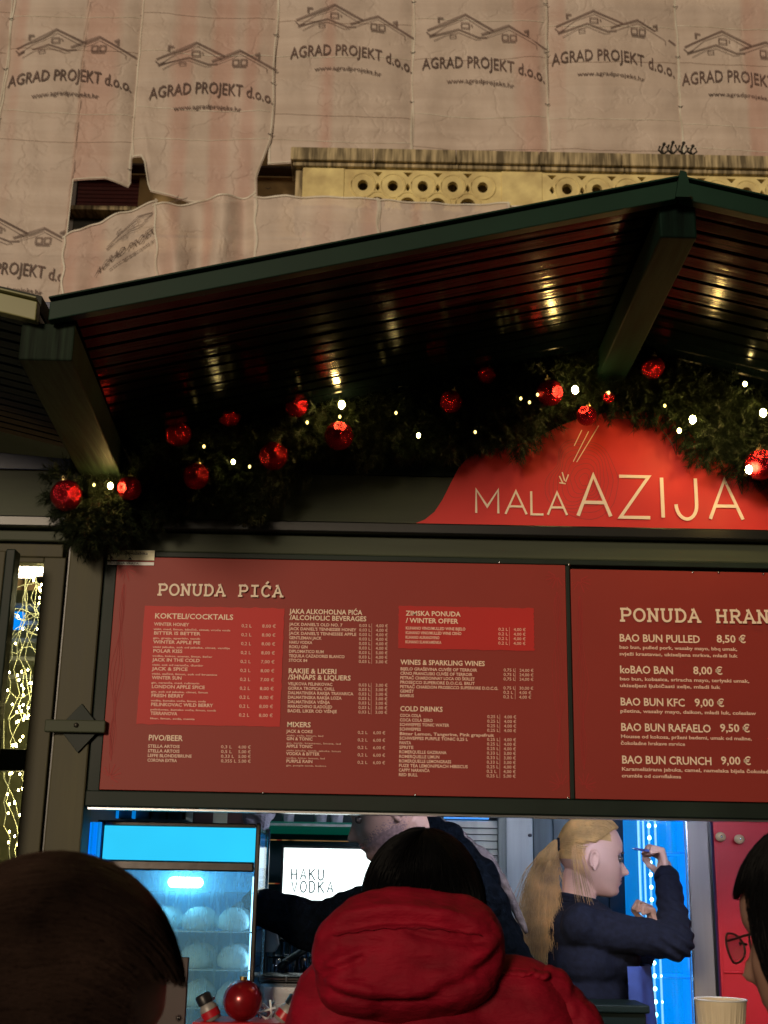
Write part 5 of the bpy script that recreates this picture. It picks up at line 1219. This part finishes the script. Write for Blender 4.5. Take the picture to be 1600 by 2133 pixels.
obj('hair', hb_, 'blond', wom, True)
capm = MB().ell(hc+Rw @ Vector((-.008, 0, .012)), (.0985, .0785, .108), 32, 20, Rw)
capm2 = MB(); 
keep = [f for f in capm.f if all(((Rw.inverted() @ (Vector(capm.v[i])-hc)).x < .030+.5*(Rw.inverted() @ (Vector(capm.v[i])-hc)).z-.0 and ((Rw.inverted() @ (Vector(capm.v[i])-hc)).z > -.035)) and not ((Rw.inverted() @ (Vector(capm.v[i])-hc)).x > -.03 and (Rw.inverted() @ (Vector(capm.v[i])-hc)).z < .035) for i in f)]
obj('scalp_hair', MB().add(capm.v, keep), 'blond', wom, True)
obj('hair_tie', MB().tube([pt+Vector((.008*0, .02*math.cos(q*PI/8), .02*math.sin(q*PI/8))) for q in range(17)], .005, 6), 'navy', wom, True)
pn_ = thing('pen', 'slim blue pen held in the worker\'s raised hand', 'pen'); pa = at(1322, 1768, Yw-.02); pb2 = at(1368, 1775, Yw+.0)
obj('barrel', MB().cap(pa, pb2, .0035, .0045, 10), 'apron', pn_, True); obj('tip', MB().cap(pa-(pb2-pa)*.12, pa, .0012, .003, 8), 'steel', pn_, True)

# ---- bearded worker at left leaning to the steamer
Ym = 3.66
man = thing('person', 'male worker in dark fleece reaching left toward the steamer, face cut by menu', 'person')
hm = at(804, 1682, Ym); Rm = yaw(188) @ pitchm(24)
body = head(Rm, hm, 1.06, .9); nb = at(885, 1790, Ym+.04)
body.cap(hm+Rm @ Vector((-.045, 0, -.07)), nb, .062, .068); ch = at(935, 2000, Ym+.05); body.cap(nb+Vector((0, 0, -.04)), ch+Vector((0, 0, -.3)), .12, .13)
sr = at(850, 1870, Ym-.10); sll = at(985, 1850, Ym+.22)      # he faces -X: his left shoulder is near the camera
el_ = at(655, 1930, Ym-.03); wr_ = at(560, 1885, Ym+.02)
body.cap(sr, el_, .045, .038); body.cap(el_, wr_, .038, .026); hand(body, wr_, Vector((-1, .1, .12)), (0, .4, -1), .5, 1.0)
el2 = at(800, 2010, Ym+.25); body.cap(sll, el2, .045, .04); w2_ = at(700, 2060, Ym+.22); body.cap(el2, w2_, .04, .028); hand(body, w2_, Vector((-1, 0, 0)), (0, 0, -1), .5, 1.0)
M['stubble'] = mat('stubbled_skin', (.20, .125, .115), .7, var=.3, scale=120, bump=.3, dist=.001)
def jaw(c_):
    p = Rm.inverted() @ (c_-hm)/1.06
    d_ = min(1, max(0, (-.028-p.z-.6*max(0, p.x-.06))/.028))*min(1, max(0, (p.x+.035)/.03)) if p.z > -.14 else 0
    return random.random() < d_**1.3
remesh(body, 'body', 'skinm', man, .0034, 2, None, None, ('stubble', jaw)); face_bits(man, Rm, hm, 1.06, 'blackhair')
jk = MB(); jk.cap(sr, el_, .078, .062); jk.cap(el_, wr_+Vector((-.03, 0, .0)), .066, .05); jk.cap(sll, el2, .078, .065); jk.cap(el2, w2_, .062, .05)
jk.cap(sr+Vector((.03, 0, -.02)), sll, .085, .085); jk.cap(nb+Vector((.0, 0, -.02)), nb+Vector((.02, 0, -.14)), .085, .13)
for (px, py, rr) in ((900, 1870, .15), (930, 1960, .18), (960, 2060, .20), (980, 2160, .21), (990, 2260, .21)): jk.ell(at(px, py, Ym+.06), (rr, .17, .14), 18, 12)
jk.cap(at(935, 1790, Ym-.02), at(1010, 1900, Ym-.04), .055, .075); jk.cap(at(1010, 1900, Ym-.04), at(1075, 2060, Ym-.04), .07, .075); jk.cap(at(1075, 2060, Ym-.04), at(1100, 2200, Ym-.04), .075, .08)
remesh(jk, 'fleece_jacket', 'fleece', man, .006, 5, lambda co: .010*noise.noise(co*14)+.005*noise.noise(co*45))
hd_ = MB()
path_ = [(905, 1712, .020), (930, 1726, .024), (958, 1745, .024), (990, 1772, .024), (1022, 1795, .023), (1045, 1835, .020), (1066, 1876, .016), (1084, 1915, .011), (1098, 1945, .006)]
hd_.tube([at(x, y, Ym+.02) for x, y, r_ in path_], [r_*.85 for x, y, r_ in path_], 14)
remesh(hd_, 'sherpa_hood_edge', 'sherpa', man, .004, 2, lambda co: .006*noise.noise(co*22)+.003*noise.noise(co*70))
hk = MB(); hk.cap(at(893, 1715, Ym), at(930, 1750, Ym), .030, .05); hk.cap(at(920, 1745, Ym+.02), at(1000, 1835, Ym), .05, .06); remesh(hk, 'hood', 'fleece', man, .006, 4, lambda co: .008*noise.noise(co*30))
def mh_(i):
    a_ = random.uniform(0, 2*PI); e = random.uniform(-.1, 1.4); pts = []
    for k in range(4):
        ee = e-.12*k; p = Vector((-.012+.102*math.cos(ee)*math.cos(a_), .080*math.cos(ee)*math.sin(a_), .01+.117*math.sin(ee)))
        if p.x > .075 or (p.x > -.02 and p.z < .02) or p.z < -.03: return None
        pts.append(hm+Rm @ (p*1.07))
    return pts
obj('hair', strands(2500, mh_, r=.0011, seed=8), 'blackhair', man)
tm = MB(); hp = at(985, 2300, Ym+.06)
for s_ in (-1, 1): tm.cap(hp+Vector((0, s_*.09, 0)), Vector((hp.x, hp.y+s_*.09, .62)), .11, .075); tm.cap(Vector((hp.x, hp.y+s_*.09, .62)), Vector((hp.x, hp.y+s_*.09, .24)), .075, .055); tm.cap(Vector((hp.x+.03, hp.y+s_*.09, .2)), Vector((hp.x-.14, hp.y+s_*.09, .195)), .048, .042)
remesh(tm, 'trousers', 'trouser', man, .014, 4)

# ---- customers
def customer(name_label, hc, R, hs, hairm, coatm, skinm, shl, shr, zsh, coat_disp, hairstyle, bodyY, seed, hunch=.0, vox=.006, neckoff=(0, 0)):
    t = thing('person', name_label, 'person')
    b = head(R, hc, hs); nbase = Vector(((shl[0]+shr[0])/2, bodyY, zsh+.045)); b.cap(hc+R @ Vector((-.03, 0, -.08)), nbase, .058, .062)
    b.cap(Vector((shl[0], bodyY, zsh)), Vector((shr[0], bodyY, zsh)), .045, .045); b.cap(nbase+Vector((0, 0, -.1)), Vector((nbase.x, bodyY, .95)), .095, .10)
    for s_, sx_ in ((-1, shl[0]), (1, shr[0])):
        e_ = Vector((sx_+s_*.03, bodyY+.03, zsh-.30)); w_ = Vector((sx_-s_*.06, bodyY+.22, zsh-.38)); b.cap(Vector((sx_, bodyY, zsh)), e_, .045, .038); b.cap(e_, w_, .038, .026); hand(b, w_, Vector((-s_*.6, .6, 0)), (0, 0, -1), .5)
        b.cap(Vector((nbase.x+s_*.09, bodyY, .93)), Vector((nbase.x+s_*.10, bodyY+.01, .5)), .085, .06); b.cap(Vector((nbase.x+s_*.10, bodyY+.01, .5)), Vector((nbase.x+s_*.10, bodyY-.01, .09)), .058, .04); b.cap(Vector((nbase.x+s_*.10, bodyY-.03, .04)), Vector((nbase.x+s_*.11, bodyY+.14, .035)), .04, .035)
    remesh(b, 'body', skinm, t, vox, 2)
    k = MB()
    for s_, sx_ in ((-1, shl[0]), (1, shr[0])):
        e_ = Vector((sx_+s_*.04, bodyY+.03, zsh-.30)); w_ = Vector((sx_-s_*.05, bodyY+.21, zsh-.375)); k.cap(Vector((sx_-s_*.03, bodyY, zsh-.02)), e_, .085, .072); k.cap(e_, w_, .072, .05)
    k.cap(Vector((shl[0]+.04, bodyY, zsh-.01)), Vector((shr[0]-.04, bodyY, zsh-.01)), .085, .085); k.cap(nbase, nbase+Vector((0, 0, -.12)), .088, .13)
    for q in range(8): k.ell(Vector((nbase.x, bodyY+.005, zsh-.10-.095*q)), ((shr[0]-shl[0])/2+.03-.01*abs(q-1), .145, .11), 20, 12)
    remesh(k, 'coat', coatm, t, .008, 6, coat_disp)
    tr_ = MB()
    for s_ in (-1, 1): tr_.cap(Vector((nbase.x+s_*.09, bodyY, .9)), Vector((nbase.x+s_*.10, bodyY+.01, .5)), .105, .08); tr_.cap(Vector((nbase.x+s_*.10, bodyY+.01, .5)), Vector((nbase.x+s_*.10, bodyY-.01, .12)), .078, .06)
    remesh(tr_, 'trousers', 'trouser', t, .014, 3)
    sh_ = MB()
    for s_ in (-1, 1): sh_.cap(Vector((nbase.x+s_*.10, bodyY-.04, .052)), Vector((nbase.x+s_*.11, bodyY+.15, .045)), .052, .044)
    remesh(sh_, 'shoes', 'blackcoat', t, .01, 2)
    return t, nbase
def hair_shell(par, hc, R, rad, off, m, n, down, facecut, seed, r=.0010, lw=.02, swirl=0.0, crown=(-.3, 0, .95), noisew=.01):
    """scalp cap plus strands running from the crown"""
    cr = Vector(crown).normalized(); ax = cr.orthogonal().normalized(); bx = cr.cross(ax)
    rad = Vector(rad); off = Vector(off)
    def ok(p): return not (p.x > facecut[0] and p.z < facecut[1])
    sh_ = MB().ell((0, 0, 0), tuple(rad*.985), 48, 32); vs = [Vector(v)+off for v in sh_.v]
    fs = [f for f in sh_.f if all(ok(vs[i]) and vs[i].z > down for i in f)]
    obj('scalp_hair', MB().add([hc+R @ v for v in vs], fs), m, par, True)
    def f(i):
        a0 = random.uniform(0, 2*PI); u0 = random.uniform(0, .75)**.8*2.0; L = random.uniform(.5, 1.3); pts = []; lift = random.uniform(.99, 1.0+lw)+.022*noise.noise(Vector((math.cos(a0)*3.5, math.sin(a0)*3.5, u0*.8+seed)))
        for k in range(9):
            u = u0+L*k/8; a_ = a0+swirl*u+.05*math.sin(u*5+i)
            d = cr*math.cos(u)+(ax*math.cos(a_)+bx*math.sin(a_))*math.sin(u)
            p = Vector((d.x*rad.x, d.y*rad.y, d.z*rad.z))*lift+off
            if not ok(p) or p.z < down-.02*random.random(): break
            pts.append(hc+R @ p)
        return pts if len(pts) > 2 else None
    obj('hair', strands(n, f, r=r, seed=seed), m, par)

# red coat customer, seen from behind
Yr = 2.30
hr_ = at(880, 1890, Yr+.02); Rr = yaw(95) @ pitchm(4)
zsr = at(900, 2080, Yr).z
xl_ = at(672, 2120, Yr).x; xr_ = at(1128, 2120, Yr).x
cst, nbs = customer('customer in red hooded winter coat with black hair seen from behind', hr_, Rr, 1.0, 'blackhair', 'redcoat', 'skin', (xl_,), (xr_,), zsr, lambda co: .006*noise.noise(co*7)+.004*noise.noise(co*Vector((18, 9, 5)).x)+.0015*noise.noise(co*40), None, Yr, 1)
hair_shell(cst, hr_, Rr, (.112, .104, .128), (-.006, 0, 0), 'blackhair', 3500, -.12, (.03, .05), 21, lw=.035)
# hood: collapsed roll behind the neck
hd2 = MB()
def hp_(x, y, dy=0): return at(x, y, Yr-.10+dy)
for (x, y, rx, rz, dy) in ((868, 1925, .115, .060, .05), (800, 1950, .085, .065, .04), (945, 1950, .080, .070, .04), (850, 1985, .160, .105, .02), (728, 2010, .050, .075, .03), (985, 1985, .052, .055, .04), (835, 2040, .140, .060, .02), (760, 2062, .075, .042, .02), (920, 2040, .09, .05, .02), (850, 2075, .12, .05, .06)):
    hd2.ell(hp_(x, y, dy), (rx, .085, rz), 20, 14)
def crease(co, x0, y0, x1, y1, sag, w, dp):
    a_ = hp_(x0, y0); b_ = hp_(x1, y1); t = (co.x-a_.x)/(b_.x-a_.x)
    if t < -.1 or t > 1.1: return 0
    z = a_.z+(b_.z-a_.z)*t+sag*4*t*(1-t); e = max(0, min(1, (t+.1)*5))*max(0, min(1, (1.1-t)*5)); q = (co.z-z)/w
    return e*(-dp*math.exp(-q*q)+dp*.45*math.exp(-(q-1.8)**2))
def hdisp(co):
    d = crease(co, 690, 1940, 990, 1945, .022, .009, .013)+crease(co, 850, 1935, 1000, 1960, -.004, .007, .008)+crease(co, 670, 2030, 760, 1990, .0, .006, .007)+crease(co, 690, 1975, 800, 1968, .004, .012, .006)
    d += crease(co, 900, 2065, 1040, 1985, -.01, .014, .010)+crease(co, 680, 2060, 900, 2085, -.012, .010, .012)
    return d+.005*noise.noise(co*8)+.0028*noise.noise(Vector((co.x*22+co.z*14, co.y*8, co.z*26-co.x*9)))+.0012*noise.noise(co*60)
remesh(hd2, 'hood', 'redcoat', cst, .0045, 14, hdisp)
sm_ = MB(); sm_.tube([hp_(694+i*10.2, 1952-18*math.sin(PI*i/30)+2*math.sin(i*1.7), .0)+Vector((0, -.066+.030*(abs(i-15)/15)**2, .004)) for i in range(31)], .0008, 5)
obj('stitched_seam', sm_, 'redcoat', cst, True)
bun = MB()   # gathered shoulder seam
for i in range(8):
    p = at(1026+i*15, 2027+2*math.sin(i*2)+(5 if i > 5 else 0), Yr-.03); bun.ell(p, (.013, .04, .007), 12, 8, Matrix.Rotation(-.6, 3, 'Y'))
bun.cap(at(985, 2050, Yr-.01), at(1145, 2066, Yr-.01), .036, .042); bun.cap(at(1140, 2062, Yr-.0), at(1205, 2140, Yr-.0), .04, .045)
remesh(bun, 'shoulder_seam', 'redcoat', cst, .0035, 2, lambda co: .003*noise.noise(Vector((co.x*60, co.y*10, co.z*40))))
nk = MB(); nk.cap(at(770, 2090, Yr), at(960, 2085, Yr), .085, .085); remesh(nk, 'collar', 'redcoat', cst, .008, 4)

# near left customer
Yn = 1.17
hl = at(104, 2140, Yn); Rl = yaw(36) @ pitchm(8)
c1, nb1 = customer('nearest customer at lower left, dark brown hair filling the corner', hl, Rl, 1.0, 'brownhair', 'blackcoat', 'skin', (hl.x-.19,), (hl.x+.19,), hl.z-.235, lambda co: .004*noise.noise(co*9), None, Yn-.05, 2)
hair_shell(c1, hl, Rl, (.118, .103, .129), (-.008, 0, .006), 'brownhair', 9000, -.10, (.030, .045), 31, r=.0008, lw=.05, swirl=.7, crown=(-.75, .55, .45))
er = obj('earring', MB().ell(at(373, 2121, Yn+.0), .0025, 10, 8), 'chrome', c1, True)
# right customer with glasses
Yq = 1.75
hq = at(1706, 1936, Yq); Rq = yaw(139) @ pitchm(12)
c2, nb2 = customer('black haired customer with glasses at the right edge, back turned', hq, Rq, 1.0, 'blackhair', 'blackcoat', 'skinm', (hq.x-.15,), (hq.x+.22,), hq.z-.235, lambda co: .004*noise.noise(co*9), None, Yq-.03, 3)
hair_shell(c2, hq, Rq, (.116, .098, .130), (-.010, 0, .004), 'blackhair', 4500, -.075, (.055, .055), 41, r=.0009, lw=.03)
gl = MB()
for sy in (-1, 1):
    gl.tube([hq+Rq @ Vector((.109-.25*abs(.024*math.cos(q*PI/10)), sy*.034+.025*math.cos(q*PI/10), -.004+.019*math.sin(q*PI/10))) for q in range(21)], .0016, 6, False)
    gl.tube([hq+Rq @ Vector(v) for v in ((.100, sy*.060, .004), (.05, sy*.078, .006), (-.005, sy*.080, .004), (-.02, sy*.080, -.012))], .0016, 6)
gl.tube([hq+Rq @ Vector(v) for v in ((.108, -.010, 0), (.113, 0, .003), (.108, .010, 0))], .0016, 6)
g_ = thing('glasses', 'thin dark framed glasses worn by the right hand customer', 'glasses'); obj('frame', gl, 'iron', g_, True)
for sy in (-1, 1): obj('lens', MB().add([hq+Rq @ Vector((.108-.25*abs(.022*math.cos(q*PI/8)), sy*.034+.022*math.cos(q*PI/8), -.004+.016*math.sin(q*PI/8))) for q in range(16)], [tuple(range(16))]), 'clear', g_)
flush_text()
# print and trim belong to the board or sheet they sit on (thing > part > sub-part)
host = {'board': ('lettering', 'heading', 'bright_panel', 'ruled_line', 'corner_ornament', 'chopstick_emblem', 'contour_rings'),
        'sheeting': ('house_emblem', 'firm_name', 'web_address', 'hem', 'bottom_hem', 'top_hem', 'fold_line'), 'display': ('lettering',), 'barrel': ('tip',), 'ball': ('cap',), 'handle': ('grip', 'bright_edge'),
        'upper_strip': ('lettering', 'warning_mark'), 'head_frame': (), 'window_sill': ('sill_panel',), 'coat': ('hood', 'shoulder_seam', 'collar'), 'jumper': ('collar', 'cuff'), 'fleece_jacket': ('hood', 'sherpa_hood_edge'), 'bar': ('bolt',)}
base = lambda o: o.name.split('.')[0]
for t in [o for o in C.objects if o.type == 'EMPTY']:
    kids = list(t.children)
    for k in kids:
        if base(k) in host:
            for c in kids:
                if c is not k and base(c) in host[base(k)] and c.parent == t and base(k) != 'ball': c.parent = k
